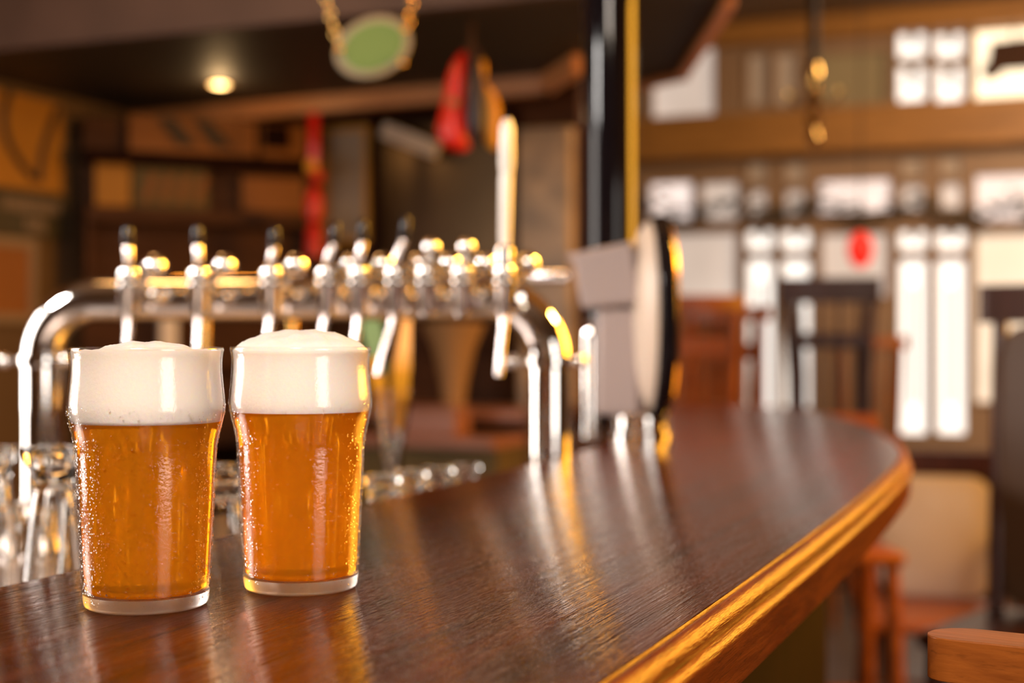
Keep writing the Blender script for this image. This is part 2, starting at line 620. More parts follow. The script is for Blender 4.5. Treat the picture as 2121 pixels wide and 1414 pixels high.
panes.append((2012, 50, 2240, 212, 'brightwarm'))
rects = []
for (x0, y0, x1, y1, m) in panes:
    a = WV(x0, (y0 + y1) / 2, FV); c = WV(x1, (y0 + y1) / 2, FV)
    dm = dv((x0 + x1) / 2, FV)
    rects.append((a.x, c.x, ZC - (y1 - 707) * dm / F, ZC - (y0 - 707) * dm / F, m))
holed_wall('wall_far', M['facade'], 'x', FV, .14, LW, RW, 0, CE, [r[:4] for r in rects])


def rounded_rect(x0, x1, z0, z1, r, n=5):
    p = []
    for cx, cz, a0 in ((x1 - r, z1 - r, 0), (x0 + r, z1 - r, 90), (x0 + r, z0 + r, 180), (x1 - r, z0 + r, 270)):
        for i in range(n + 1):
            a = math.radians(a0 + 90 * i / n)
            p.append((cx + r * math.cos(a), cz + r * math.sin(a)))
    return p


XZ = Matrix(((1, 0, 0, 0), (0, 0, 1, 0), (0, 1, 0, 0), (0, 0, 0, 1)))     # prism xy -> xz, extrusion along y
for i, (x0, x1, z0, z1, m) in enumerate(rects):
    # frame ring
    bm = BM()
    t = min(0.018, (x1 - x0) * 0.1)
    outer = [(x0, z0), (x1, z0), (x1, z1), (x0, z1)]
    add_box(bm, (x0, FV - .015, z0), (x0 + t, FV + .10, z1))
    add_box(bm, (x1 - t, FV - .015, z0), (x1, FV + .10, z1))
    add_box(bm, (x0 + t, FV - .015, z0), (x1 - t, FV + .10, z0 + t))
    add_box(bm, (x0 + t, FV - .015, z1 - t), (x1 - t, FV + .10, z1))
    f = struct('window_%d' % (i + 3), bm, M['facade'])
    bm = BM()
    add_box(bm, (x0 + t, FV + .04, z0 + t), (x1 - t, FV + .05, z1 - t))
    obj('pane', bm, M[m], f)
    if m == 'bright' and z1 - z0 > 0.5:
        bm = BM()
        xm = (x0 + x1) / 2
        hh = z1 - z0
        add_box(bm, (xm - .014, FV + .02, z0 + hh * .18), (xm + .014, FV + .039, z1 - hh * .16))
        obj('glazing_bar', bm, M['greyp'], f)
    if m == 'bright' and z1 - z0 < 0.35:
        bm = BM()
        xm = (x0 + x1) / 2
        add_box(bm, (xm - .022, FV + .02, (z0 + z1) / 2), (xm + .022, FV + .039, z1 - t))
        obj('glazing_bar', bm, M['greyp'], f)

# honey oak cross beam on the far wall, and the beam under the ceiling
def beam(name, y0, y1, m, depth):
    za = ZC - (y1 - 707) * dv(1700, FV) / F
    zb = ZC - (y0 - 707) * dv(1700, FV) / F
    bm = BM(); add_box(bm, (LW + .5, FV - depth, za), (RW, FV - .016, zb))
    return struct(name, bm, m, bevel=.01)


beam('trim_1', 233, 322, M['oak'], .16)
beam('trim_2', 30, 86, M['oak'], .12)
bm = BM()
for yy in (5.2, 6.2, 7.2):
    pass
add_box(bm, (LW, 6.1, CE - .14), (RW, 6.3, CE)); struct('trim_3', bm, M['oak'])
bm.free() if False else None
bm = BM(); add_box(bm, (LW + .5, FV - .05, 0), (RW, FV - .02, .55)); struct('baseboard_far', bm, M['brown'])

# partition behind the bar
PV = 4.55
PE = WV(1196, 400, PV).x
b = BM(); add_box(b, (LW, PV, 0), (PE, PV + .12, CE)); struct('wall_back', b, M['brown'])
p0 = WV(1086, 400, PV); p1 = WV(1194, 400, PV)
bm = BM(); add_box(bm, (p0.x, PV - .07, 0), (p1.x, PV + .0, 1.98), None)
struct('trim_4', bm, M['stone'], bevel=.01)

# ------------------------------------------------------------------ canopy over the bar
H = 0.815
ZK = ZC + H


def K(px, py):
    p = WZ(px, py, ZK)
    return (p.x, p.y)


poly = [(LW, 3.17), (-0.74, 3.15), K(1510, 0), K(1412, 152), K(1330, 172), (K(1195, 115)[0] + .06, K(1195, 115)[1]), K(1195, 115), K(1130, 156), (LW, K(270, 236)[1])]
can = thing('bar_canopy', 'dark canopy over the bar with grey brown fascia and copper coloured lower edge', 'canopy', (0, 0, 0))
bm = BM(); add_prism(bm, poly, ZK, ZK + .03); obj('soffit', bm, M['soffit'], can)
bm = BM(); add_box(bm, (LW, 3.13, ZK - .005), (-0.74, 3.17, CE)); obj('fascia', bm, M['fascia'], can)


def strip(bm, pts, h0, h1, t):
    for a, c in zip(pts[:-1], pts[1:]):
        a, c = Vector((a[0], a[1], 0)), Vector((c[0], c[1], 0))
        d = (c - a)
        L = d.length
        mt = Matrix.Translation(a) @ Matrix.Rotation(math.atan2(d.y, d.x), 4, 'Z')
        add_box(bm, (-t / 2, -t / 2, h0), (L + t / 2, t / 2, h1), mt)


bm = BM(); strip(bm, [(LW + .01, K(270, 236)[1]), K(1130, 156), K(1195, 115)], ZK - .055, ZK + .02, .04)
obj('rear_trim', bm, M['copper'], can)
bm = BM(); strip(bm, [K(1510, 0), K(1412, 152), K(1330, 172)], ZK - .02, ZK + .05, .03)
obj('end_trim', bm, M['copper'], can)
bm = BM(); strip(bm, [(-0.74, 3.15), K(1510, 0), K(1412, 152), K(1330, 172)], ZK + .05, CE, .03)
obj('end_fascia', bm, M['brown'], can)
# downlight set into the soffit
pd = WZ(455, 172, ZK)
dl = thing('downlight', 'round lit downlight recessed in the dark canopy soffit', 'lamp', (pd.x, pd.y, ZK))
bm = BM(); add_lathe(bm, [(.030, -.006), (.046, -.006), (.048, -0.0005), (.030, -0.0005)], 28, loop=True); obj('trim_ring', bm, M['brass'], dl)
bm = BM(); add_lathe(bm, [(0, -.012), (.018, -.010), (.029, -.003), (.029, -0.0005)], 24); obj('bulb', bm, M['downlight'], dl)
point_lamp('downlight_bulb', (pd.x, pd.y, ZK - .06), 1.2, (1.0, 0.62, 0.28), .03)

# ------------------------------------------------------------------ bar counter
outer_key = [(-.2065, -1.2), (-.2065, .5), (-.2085, 1.2), (-.2200, 1.72), (-.240, 2.02), (-.300, 2.36), (-.42, 2.80), (-.54, 3.10), (-.72, 3.36), (-.93, 3.50), (-1.08, 3.55), (-1.20, 3.56)]


def smooth_path(keys, n=14):
    P = [Vector((k[0], k[1], 0)) for k in keys]
    out = []
    for i in range(len(P) - 1):
        p0, p1, p2, p3 = P[max(i - 1, 0)], P[i], P[i + 1], P[min(i + 2, len(P) - 1)]
        L1, L0, L2 = (p2 - p1).length, max((p1 - p0).length, 1e-6), max((p3 - p2).length, 1e-6)
        t1 = (p2 - p0) / (L0 + L1) * L1 if i > 0 else (p2 - p1)
        t2 = (p3 - p1) / (L2 + L1) * L1 if i < len(P) - 2 else (p2 - p1)
        for k in range(n):
            s = k / n
            h00, h10 = 2 * s**3 - 3 * s**2 + 1, s**3 - 2 * s**2 + s
            h01, h11 = -2 * s**3 + 3 * s**2, s**3 - s**2
            out.append(p1 * h00 + t1 * h10 + p2 * h01 + t2 * h11)
    out.append(P[-1])
    return out


OUT = smooth_path(outer_key)


def offset(path, d):
    """positive d: to the outside (right of travel)"""
    r = []
    for i, p in enumerate(path):
        t = (path[min(i + 1, len(path) - 1)] - path[max(i - 1, 0)]).normalized()
        r.append(p + Vector((t.y, -t.x, 0)) * d)
    return r


def sweep(bm, prof, closed=True):
    """prof: (outward offset, z) list swept along the bar's outer edge"""
    rows = [offset(OUT, o) for o, z in prof]
    rings = [[Vector((rows[k][i].x, rows[k][i].y, BAR + prof[k][1])) for k in range(len(prof))] for i in range(len(OUT))]
    add_rings(bm, rings, True, True, closed)


WID = 0.432
bar = thing('bar_counter', 'long dark varnished wooden bar counter with moulded golden edge under the pint glasses', 'bar counter', (-.42, 1.0, 0))


def rel(o):
    o.location = -bar.location
    o.parent = bar
    return o


bm = BM(); sweep(bm, [(0, 0), (0, -.040), (-WID, -.040), (-WID - .004, -.034), (-WID - .004, -.006), (-WID, 0)])
rel(obj('bar_top', bm, M['bar'], sharp=30))
bm = BM()
sweep(bm, [(0.0003, -.0005), (.0012, -.0022), (.0024, -.0022), (.0036, -.0006), (.0062, .0003), (.0095, -.0006), (.0122, -.0034), (.0134, -.0070), (.0128, -.0100),
           (.0112, -.0115), (.0112, -.0128), (.0140, -.0130), (.0162, -.0146), (.0172, -.0175), (.0166, -.0205), (.0150, -.0222), (.0150, -.0480), (.0135, -.0500), (.0003, -.0500)])
rel(obj('edge_moulding', bm, M['edge'], sharp=50))
bm = BM(); sweep(bm, [(-.10, -.041), (-.10, -1.099), (-.13, -1.099), (-.13, -.041)])
rel(obj('front_panel', bm, M['panel']))
bm = BM(); sweep(bm, [(-.085, -.96), (-.085, -1.099), (-.0995, -1.099), (-.0995, -.96)])
rel(obj('kick_board', bm, M['panel']))
bm = BM(); sweep(bm, [(-WID + .02, -.041), (-WID + .02, -1.099), (-WID + .05, -1.099), (-WID + .05, -.041)])
rel(obj('rear_panel', bm, M['brown']))

# ------------------------------------------------------------------ pint glasses
PROF = [(.0330, 0), (.0350, .0010), (.0360, .0035), (.0366, .010), (.0378, .030), (.0394, .062), (.0406, .088), (.0413, .0945), (.0425, .1005), (.0442, .1075),
        (.0453, .1130), (.0457, .1170), (.0455, .1215), (.0449, .1280), (.0443, .1345), (.0440, .1405), (.0441, .1455), (.0445, .1485), (.0449, .1500), (.0448, .1514), (.0442, .1522)]


def refine(prof, n=4):
    out = []
    for i in range(len(prof) - 1):
        p0, p1, p2, p3 = prof[max(i - 1, 0)], prof[i], prof[i + 1], prof[min(i + 2, len(prof) - 1)]
        for k in range(n):
            s = k / n
            q = []
            for a in (0, 1):
                q.append(0.5 * (2 * p1[a] + (p2[a] - p0[a]) * s + (2 * p0[a] - 5 * p1[a] + 4 * p2[a] - p3[a]) * s * s + (-p0[a] + 3 * p1[a] - 3 * p2[a] + p3[a]) * s**3))
            out.append(tuple(q))
    out.append(prof[-1])
    return out


PR = refine(PROF)


def rad_at(z):
    for (r0, z0), (r1, z1) in zip(PR[:-1], PR[1:]):
        if z0 <= z <= z1 and z1 > z0:
            return r0 + (r1 - r0) * (z - z0) / (z1 - z0)
    return PR[-1][0]


def pint_glass(loc, label, sc, z_foam, dome, dome_r, seed, wet):
    rnd = random.Random(seed)
    t = thing('pint_glass', label, 'glass of beer', loc, 0, 'full pint glasses on the bar')
    t.scale = (sc, sc, 1)
    wall = 0.0012
    zb = 0.0085
    # wall: outer and inner face joined over the rim, closed at the bottom of the beer
    up = [p for p in PR if p[1] >= zb]
    dn = [(r - wall, z) for r, z in reversed(up)]
    bm = BM(); add_lathe(bm, up + dn, 96, loop=True)
    obj('glass_wall', bm, M['pint'], t, sharp=80)
    bm = BM()
    bs = [p for p in PR if p[1] < zb] + [(rad_at(zb), zb)]
    add_lathe(bm, [(0, .0006), (.026, .0006), (.030, 0)] + bs + [(rad_at(zb) - .0035, zb + .0002), (0, zb - .0008)], 96)
    obj('glass_base', bm, M['basegl'], t, sharp=80)['label'] = 'thick clear glass base'
    gap = wall + .0003
    bl = [(rad_at(zb + .0005) - gap - .003, zb + .0004), (rad_at(zb + .002) - gap, zb + .0025)]
    z = zb + .006
    while z < z_foam - .001:
        bl.append((rad_at(z) - gap, z)); z += .0025
    bl.append((rad_at(z_foam) - gap, z_foam))
    bm = BM(); add_lathe(bm, [(0, zb + .0004)] + bl + [(0, z_foam)], 96)
    obj('beer', bm, M['beer'], t, sharp=80)['label'] = 'clear amber beer'
    fl = []
    z = z_foam + .0001
    ztop = .1500
    while z < ztop:
        fl.append((rad_at(z) - gap, z)); z += .002
    fl.append((rad_at(ztop) - gap - .0004, ztop))
    dp = []
    R = rad_at(ztop) - gap - .0004
    for k in range(1, 17):
        s = k / 16.0
        r = R * (1 - s)
        e = max(0.0, 1 - (r / (R * dome_r)) ** 2) if r < R * dome_r else 0.0
        dp.append((r if k < 16 else 0.0, ztop + .0006 * math.sin(s * PI) + dome * e ** 0.75))
    bm = BM(); add_lathe(bm, [(0, z_foam + .0001)] + fl + dp, 96)
    for v in bm.verts:
        if v.co.z > ztop + .0003:
            r = math.hypot(v.co.x, v.co.y)
            v.co.z += (.0007 * math.sin(v.co.x * 330 + seed) * math.sin(v.co.y * 270 + 1.3 * seed) + .0004 * rnd.uniform(-1, 1)) * min(1, (R - r) / .006)
        elif abs(v.co.z - z_foam) < .0005:
            a = math.atan2(v.co.y, v.co.x)
    obj('foam_head', bm, M['foam'], t, sharp=80)['label'] = 'thick creamy white foam head'
    # condensation drops, beyond counting
    bm = BM()
    for k in range(wet):
        if rnd.random() < .93:
            z = .004 + (.100 - .004) * rnd.random() ** .9
        else:
            z = rnd.uniform(.10, .118)
        a = rnd.uniform(0, 2 * PI)
        big = rnd.random()
        r = (.00016 + .00034 * rnd.random()) if big < .93 else rnd.uniform(.0005, .00095)
        R0 = rad_at(z) + .00003
        nrm = Vector((math.cos(a), math.sin(a), 0))
        tan = Vector((-math.sin(a), math.cos(a), 0))
        up_ = Vector((0, 0, 1))
        c = nrm * R0 + up_ * z
        ns = 7 if big < .93 else 10
        el = rnd.uniform(.9, 1.35)
        rows = []
        for hh, rr in ((0, 1.0), (.38, .80), (.58, .42)):
            rows.append([bm.verts.new(c + nrm * (r * hh) + tan * (r * rr * math.cos(2 * PI * q / ns)) + up_ * (r * rr * el * math.sin(2 * PI * q / ns))) for q in range(ns)])
        top = bm.verts.new(c + nrm * (r * .64))
        for A, B2 in zip(rows[:-1], rows[1:]):
            for q in range(ns):
                bm.faces.new((A[q], A[(q + 1) % ns], B2[(q + 1) % ns], B2[q]))
        for q in range(ns):
            bm.faces.new((rows[-1][q], rows[-1][(q + 1) % ns], top))
        bm.faces.new(rows[0][::-1])
    o = obj('condensation', bm, M['drop'], t, sharp=80)
    o['kind'] = 'stuff'
    o['label'] = 'tiny water drops on the cold glass'
    return t


g1 = W(303.5, 1253, .84); g2 = W(623.5, 1217, .90)
pint_glass((g1.x, g1.y, BAR + .0003), 'pint of amber beer with nearly flat foam, nearest the camera and misted with drops', 1.0, .1080, .0048, .62, 3, 4600)
pint_glass((g2.x, g2.y, BAR + .0003), 'pint of amber beer with tall domed foam rising above its rim, second from the camera', .985, .1115, .0122, 1.0, 11, 2400)

# ------------------------------------------------------------------ service counter behind the bar, with glassware
SZ = 0.95
sc_ = thing('service_counter', 'low steel service counter tucked behind the wooden bar', 'counter', (-1.1, 1.4, 0))
bm = BM(); add_box(bm, (-1.62 + 1.1, .3 - 1.4, SZ - .03), (-.655 + 1.1, 2.25 - 1.4, SZ)); obj('counter_top', bm, M['steel'], sc_, bevel=.003)
bm = BM(); add_box(bm, (-1.60 + 1.1, .32 - 1.4, 0), (-.70 + 1.1, 2.23 - 1.4, SZ - .0305)); obj('cabinet', bm, M['blackmat'], sc_)

GP = [(.034, 0), (.0355, .003), (.0340, .05), (.0300, .10), (.0235, .150), (.0205, .170), (.0215, .180), (.026, .190), (.0285, .197), (.0290, .203), (.0275, .2065), (.015, .2060)]


def tumbler(loc, label, sc, hz):
    t = thing('upturned_glass', label, 'glass', loc, random.uniform(0, 3), 'upturned beer glasses behind the bar')
    t.scale = (sc * .78, sc * .78, hz)
    g = refine(GP, 3)
    dn = [(max(.002, r - .0022), max(0, z - .004)) for r, z in reversed(g) if z < .170]
    bm = BM(); add_lathe(bm, g + [(.012, .2045), (.010, .185), (.0165, .172)] + dn, 40, loop=True)
    obj('bowl', bm, M['glass'], t, sharp=60)
    bm = BM(); add_lathe(bm, [(0, .178), (.0195, .179), (.0240, .190), (.0268, .197), (.0268, .2025), (.020, .2050), (0, .2046)], 32)
    obj('foot', bm, M['cleardrop'], t, sharp=60)
    return t


M['cleardrop'] = solid_glass('clear_foot_glass', (1, 1, .98), .0, 1.45)
spots = [(110, 925, 1.25, 1.12, 'upturned beer glass beside the near pint, foot level with the chrome pipe base'),
         (-12, 925, 1.38, 1.0, 'upturned beer glass at the left edge of the picture'),
         (176, 945, 1.33, 1.05, 'upturned beer glass hiding behind the near pint'),
         (64, 1040, 1.56, 1.0, 'shorter upturned glass lower down between two taller ones'),
         (466, 962, 1.30, 1.1, 'upturned beer glass seen in the gap between the two pints'),
         (530, 985, 1.42, 1.0, 'upturned beer glass behind the left side of the domed pint'),
         (790, 984, 1.62, 1.0, 'upturned glass just right of the domed pint, first of the far row'),
         (848, 974, 1.72, 1.0, 'upturned glass in the far row under the yellow strips'),
         (905, 968, 1.82, 1.0, 'upturned glass in the far row between yellow strips and chrome pipe'),
         (962, 962, 1.92, 1.0, 'upturned glass at the far end of the row nearest the chrome pipe')]
for px, py, d, s, lb in spots:
    p = W(px, py, d)
    tumbler((p.x, p.y, SZ + .0002), lb, s, (p.z - SZ) / .2065)

# tall glass with yellow and green strips
vp = W(812, 830, 2.25)
v = thing('tall_flared_glass', 'tall flared glass of yellow and green strips standing behind the tap pipe', 'glass', (vp.x, vp.y, SZ))
h = vp.z - SZ
bm = BM(); add_lathe(bm, [(0, 0), (.03, 0), (.032, .006), (.010, .02), (.008, h * .35), (.02, h * .7), (.034, h + .02), (.032, h + .02), (.018, h * .72), (.006, h * .4), (0, h * .38)], 32)
obj('bowl', bm, M['glass'], v, sharp=60)
rz = face_cam(vp)


def loc_of(px, py, d, base):
    return W(px, py, d) - Vector(base)


base = (vp.x, vp.y, SZ)
def leafstrip(bm, pts, w, t=.004):
    P = [loc_of(px, py, d, base) for px, py, d in pts]
    side = Vector((math.cos(rz), math.sin(rz), 0)); fw = Vector((-math.sin(rz), math.cos(rz), 0))
    add_rings(bm, [[p + side * ww + fw * t, p - side * ww + fw * t, p - side * ww - fw * t, p + side * ww - fw * t] for p, ww in zip(P, w)])
bm = BM(); leafstrip(bm, [(795, 875, 2.25), (790, 830, 2.24), (783, 780, 2.24), (776, 740, 2.25)], [.004, .010, .011, .004]); obj('strip', bm, M['yellow'], v)
bm = BM(); leafstrip(bm, [(823, 890, 2.25), (828, 830, 2.24), (833, 760, 2.25), (843, 660, 2.27)], [.006, .013, .014, .007]); obj('strip', bm, M['yellow'], v)
bm = BM(); leafstrip(bm, [(792, 800, 2.27), (782, 740, 2.27), (772, 690, 2.28), (766, 640, 2.28)], [.005, .013, .016, .012]); obj('strip', bm, M['greenp'], v)['label'] = 'soft green strip'

# ------------------------------------------------------------------ chrome bridge with taps
TR = .030
ZB = ZC + .060
pl = W(87, 707, 2.05); pr = W(1137, 707, 1.96)
A = Vector((pl.x, pl.y, 0)); B = Vector((pr.x, pr.y, 0))
dirb = (B - A); LB = dirb.length; dirb.normalize()
yawb = math.atan2(dirb.y, dirb.x)
tw = thing('beer_tap_bridge', 'arched chrome pipe bridge carrying a row of beer taps behind the bar', 'beer tap tower', (A.x, A.y, SZ), yawb)
hb = ZB - SZ
RB = .085
pts = [(0, 0, 0.012), (0, 0, hb - RB)]
for k in range(1, 13):
    a = PI - (PI / 2) * k / 12
    pts.append((RB + RB * math.cos(a), 0, hb - RB + RB * math.sin(a)))
for k in range(0, 13):
    a = PI / 2 - (PI / 2) * k / 12
    pts.append((LB - RB + RB * math.cos(a), 0, hb - RB + RB * math.sin(a)))
pts.append((LB, 0, .012))
bm = BM(); add_tube(bm, pts, TR, 40); obj('pipe', bm, M['chrome'], tw, sharp=60)
zc_ = ZC - (748 - 707) * 2.0 / F - SZ
for x in (0, LB):
    bm = BM(); add_lathe(bm, [(0, 0), (.055, 0), (.055, .006), (.040, .012), (.034, .03), (0, .03)], 36, None, (x, 0, 0)); obj('foot_flange', bm, M['chrome'], tw)
    bm = BM(); add_lathe(bm, [(.0301, -.008), (.034, -.008), (.0352, 0), (.034, .008), (.0301, .008)], 36, None, (x, 0, zc_), loop=True)
    cl = obj('clamp_ring', bm, M['chrome'], tw)
    bm = BM()
    add_tube(bm, [(x - .032, -.010, zc_), (x - .046, -.012, zc_)], .005, 12)
    obj('clamp_bolt', bm, M['chrome'], cl)
    bm = BM(); add_ball(bm, (x - .050, -.012, zc_ - .0), .0105, 20); obj('clamp_knob', bm, M['chrome'], cl)
    bm = BM(); add_ball(bm, (x + .043, -.012, zc_ + .002), .0105, 20); obj('clamp_knob', bm, M['chrome'], cl)


def tap(x, hh, lean, big=False, rear=False):
    s = 1.35 if big else 1.0
    T = Matrix.Translation((x, 0, hb))
    bm = BM()
    add_lathe(bm, [(.0, 0), (.020, 0), (.020, .006), (.013, .009), (.011, .030), (.0145, .034), (.0145, .046), (.010, .050), (0, .050)], 24,
              T @ Matrix.Translation((0, -TR + .002, 0)) @ Matrix.Rotation(PI / 2, 4, 'X'))
    add_lathe(bm, [(0, -.028), (.010, -.026), (.0135, -.018), (.0135, .012), (.0155, .015), (.0155, .021), (.011, .025), (.007, .030), (0, .030)], 24,
              T @ Matrix.Translation((0, -.085, 0)))
    add_ball(bm, tuple(T @ Vector((0, -.085, .032))), .0150, 24)
    tp = obj('tap', bm, M['chrome'], tw)
    if not rear:
        bm = BM()
        add_tube(bm, [T @ Vector(p) for p in ((0, -.085, -.02), (lean * .3, -.090, -.045), (lean * .7, -.102, -.075), (lean, -.108, -.105))], [.0055, .0055, .0050, .0055], 16)
        obj('spout', bm, M['satin'], tp)
        bm = BM()
        P = [Vector((0, -.085, .038)), Vector((-lean * .15, -.083, .055)), Vector((-lean * .5, -.080, hh * .66)), Vector((-lean * .6, -.079, hh * .70))]
        add_tube(bm, [T @ p for p in P], [.004 * s, .0055 * s, .0065 * s, .006 * s], 18)
        if big:
            q_ = BM(); add_tube(q_, [T @ Vector((0, -.085, .034)), T @ Vector((0, -.084, .062)), T @ Vector((0, -.084, .066))], [.0105, .0125, .009], 24)
            obj('ferrule', q_, M['chrome'], tp)
        hd = obj('handle', bm, M['white'] if big else M['satin'], tp)
        bm = BM()
        P = [Vector((-lean * .6, -.079, hh * .70)), Vector((-lean * .65, -.079, hh * .74)), Vector((-lean * .75, -.078, hh * .95)), Vector((-lean * .78, -.078, hh))]
        add_tube(bm, [T @ p for p in P], [.006 * s, .0075 * s, .007 * s, .004 * s], 18)
        obj('handle_tip', bm, M['white'] if big else M['black'], hd)
    bm = BM()
    add_tube(bm, [T @ Vector((.0, -.060, .010)), T @ Vector((.026, -.062, .035))], .0042, 12)
    add_ball(bm, tuple(T @ Vector((.028, -.062, .044))), .0165, 24)
    obj('flow_knob', bm, M['chrome'], tp)
    if rear:
        bm = BM()
        add_tube(bm, [T @ Vector((0, -.080, .030)), T @ Vector((.004, -.078, .058))], .0045, 12)
        add_ball(bm, tuple(T @ Vector((.005, -.078, .066))), .0125, 20)
        obj('top_knob', bm, M['chrome'], tp)
    return tp


for px, py_top, ln in ((268, 462, .006), (412, 462, .006), (560, 468, -.004), (677, 460, -.014), (742, 455, -.006), (818, 448, -.018), (884, 470, .004), (955, 470, .004)):
    # walk along the bridge until the tap front sits at that pixel column
    best = min((abs((lambda q: 1060.5 + F * (q.x * CS + q.y * SN) / (-q.x * SN + q.y * CS))(A + dirb * (LB * s / 400) + Vector((dirb.y, -dirb.x, 0)) * .085) - px), s) for s in range(401))[1]
    tap(LB * best / 400, ZC + (707 - py_top) * 1.92 / F - ZB, ln, False, px > 850)
best = min((abs((lambda q: 1060.5 + F * (q.x * CS + q.y * SN) / (-q.x * SN + q.y * CS))(A + dirb * (LB * s / 400) + Vector((dirb.y, -dirb.x, 0)) * .085) - 1043), s) for s in range(401))[1]
tap(LB * best / 400, ZC + (707 - 250) * 1.90 / F - ZB, -.004, True)

# ------------------------------------------------------------------ beer font on the bar
fd = 2.16
fp = WZ(1300, 907, BAR)
fr = face_cam(fp)
ft = thing('beer_font', 'grey beer font with slab head and edge-on oval badge standing on the bar', 'beer tap tower', (fp.x, fp.y, BAR), fr)
SCL = fp.y * CS - fp.x * SN
k_ = SCL / F


def fx(px):
    return (px - 1300) * k_


def fz(py):
    return ZC - (py - 707) * k_ - BAR


bm = BM(); add_lathe(bm, [(0, 0), (.052, 0), (.052, .010), (.047, .014), (.047, fz(862)), (.043, fz(856)), (0, fz(856))], 40, None, (fx(1325), 0, 0.0005)); obj('base', bm, M['chrome'], ft)
bm = BM(); add_box(bm, (fx(1238), -.032, fz(858)), (fx(1326), .032, fz(638))); obj('column', bm, M['greycover'], ft, bevel=.008)
bm = BM()
hp = [(fx(1190), fz(545)), (fx(1172), fz(530)), (fx(1310), fz(503)), (fx(1326), fz(632)), (fx(1206), fz(640))]
add_prism(bm, hp, -.045, .040, XZ)
obj('head', bm, M['greycover'], ft, bevel=.006)
bm = BM(); add_tube(bm, [(fx(1222), -.01, .0005), (fx(1222), -.01, fz(700)), (fx(1222), -.01, fz(672)), (fx(1222), -.01, fz(660))], [.0135, .0135, .011, .004], 24); obj('side_tube', bm, M['chrome'], ft)
# oval badge, turned nearly edge-on
bt = Matrix.Translation((fx(1362), 0.0, fz(655))) @ Matrix.Rotation(math.radians(-80), 4, 'Z')
def ell(a, c, n=48):
    return [(a * math.cos(2 * PI * i / n), c * math.sin(2 * PI * i / n)) for i in range(n)]
bm = BM(); add_prism(bm, ell(.095, (fz(440) - fz(858)) / 2), -.014, .014, bt @ XZ); bd = obj('badge', bm, M['black'], ft, bevel=.005)
bm = BM(); add_rings(bm, [[bt @ XZ @ Vector((x * s, z * s, -.0145 - dd)) for x, z in ell(.086, (fz(452) - fz(846)) / 2)] for s, dd in ((1, 0), (.97, .008), (.85, .018), (.6, .026), (.3, .030), (.05, .031))])
obj('badge_face', bm, M['badgepale'], bd)
bm = BM(); add_rings(bm, [[bt @ XZ @ Vector((x * s, z * s, .0145 + dd)) for x, z in ell(.088, (fz(450) - fz(848)) / 2)] for s, dd in ((1, 0), (.97, .004), (.05, .006))])
obj('badge_back', bm, M['brass'], bd)
# knurled spout arm reaching left from the head
bm = BM()
add_lathe(bm, [(0, 0), (.010, 0), (.0115, .002)] + [(.0115 if i % 2 else .0098, .004 + .004 * i) for i in range(14)] + [(.009, .062), (0, .062)], 24,
          Matrix.Translation((fx(1180), -.01, fz(572))) @ Matrix.Rotation(-PI / 2, 4, 'Y'))
obj('spout_arm', bm, M['chrome'], ft)

# black post standing on the bar
pp = W(1263, 707, 2.62)
ps = thing('black_post', 'gloss black round post rising from the bar behind the beer font', 'post', (pp.x, pp.y, BAR))
bm = BM(); add_lathe(bm, [(0, .0005), (.0505, .0005), (.0505, CE - BAR - .001), (0, CE - BAR - .001)], 48); obj('shaft', bm, M['postblack'], ps)
bm = BM(); add_lathe(bm, [(.0507, .0005), (.068, .0005), (.068, .010), (.056, .018), (.0507, .018)], 40, loop=True); obj('floor_collar', bm, M['black'], ps)

# ------------------------------------------------------------------ hanging things
sp = W(773, 98, 3.15)
rz = face_cam(sp)
sg = thing('hanging_oval_sign', 'tilted oval green sign with pale rim hanging on two chains before the canopy', 'sign', sp, rz)
k3 = 3.15 / F
rot = Matrix.Rotation(math.radians(-25), 4, 'Y')
bm = BM(); add_prism(bm, ell(82 * k3, 60 * k3), -.008, .008, rot @ XZ); obj('rim', bm, M['signrim'], sg, bevel=.003)
bm = BM(); add_prism(bm, ell(66 * k3, 47 * k3), -.012, .0, rot @ XZ); obj('face', bm, M['green'], sg)['label'] = 'plain green sign face'


def chain(bm, a, c, link=.026, r=.0024, w=.006):
    a, c = Vector(a), Vector(c)
    d = c - a
    n = max(2, int(d.length / (link * .78)))
    q = d.to_track_quat('Z', 'Y').to_matrix().to_4x4()
    for i in range(n):
        cpt = a + d * ((i + .5) / n)
        mt = Matrix.Translation(cpt) @ q @ Matrix.Rotation((i % 2) * PI / 2, 4, 'Z')
        ring = []
        pts = [mt @ Vector((w * math.cos(t), 0, link / 2 * math.sin(t))) for t in [2 * PI * j / 12 for j in range(12)]]
        rings = []
        for j, p in enumerate(pts):
            tg = (pts[(j + 1) % 12] - pts[j - 1]).normalized()
            nn = (mt.to_3x3() @ Vector((0, 1, 0))).normalized()
            ss = tg.cross(nn)
            rings.append([p + (nn * math.cos(2 * PI * m / 6) + ss * math.sin(2 * PI * m / 6)) * r for m in range(6)])
        add_rings(bm, rings + [rings[0]], False, False)
    bmesh.ops.remove_doubles(bm, verts=bm.verts, dist=1e-6)


for (ax, ay, tx, ty) in ((-70, 0, -150, -500), (72, 32, 150, -400)):
    top = Vector((tx * k3 * .8, 0, CE - sp.z))
    st = Vector((ax * k3, 0, ay * k3))
    dxy = (-25 if ax < 0 else 14) * k3 / (95 * k3)
    top = Vector((st.x + dxy * (CE - sp.z - st.z), 0, CE - sp.z))
    bm = BM(); chain(bm, st, top); obj('chain', bm, M['brass'], sg)
for (ax, ay) in ((-70, -8), (60, -34), (66, 36)):
    bm = BM(); add_ball(bm, (ax * k3, -.014, ay * k3), .008, 14); obj('stud', bm, M['brass'], sg)

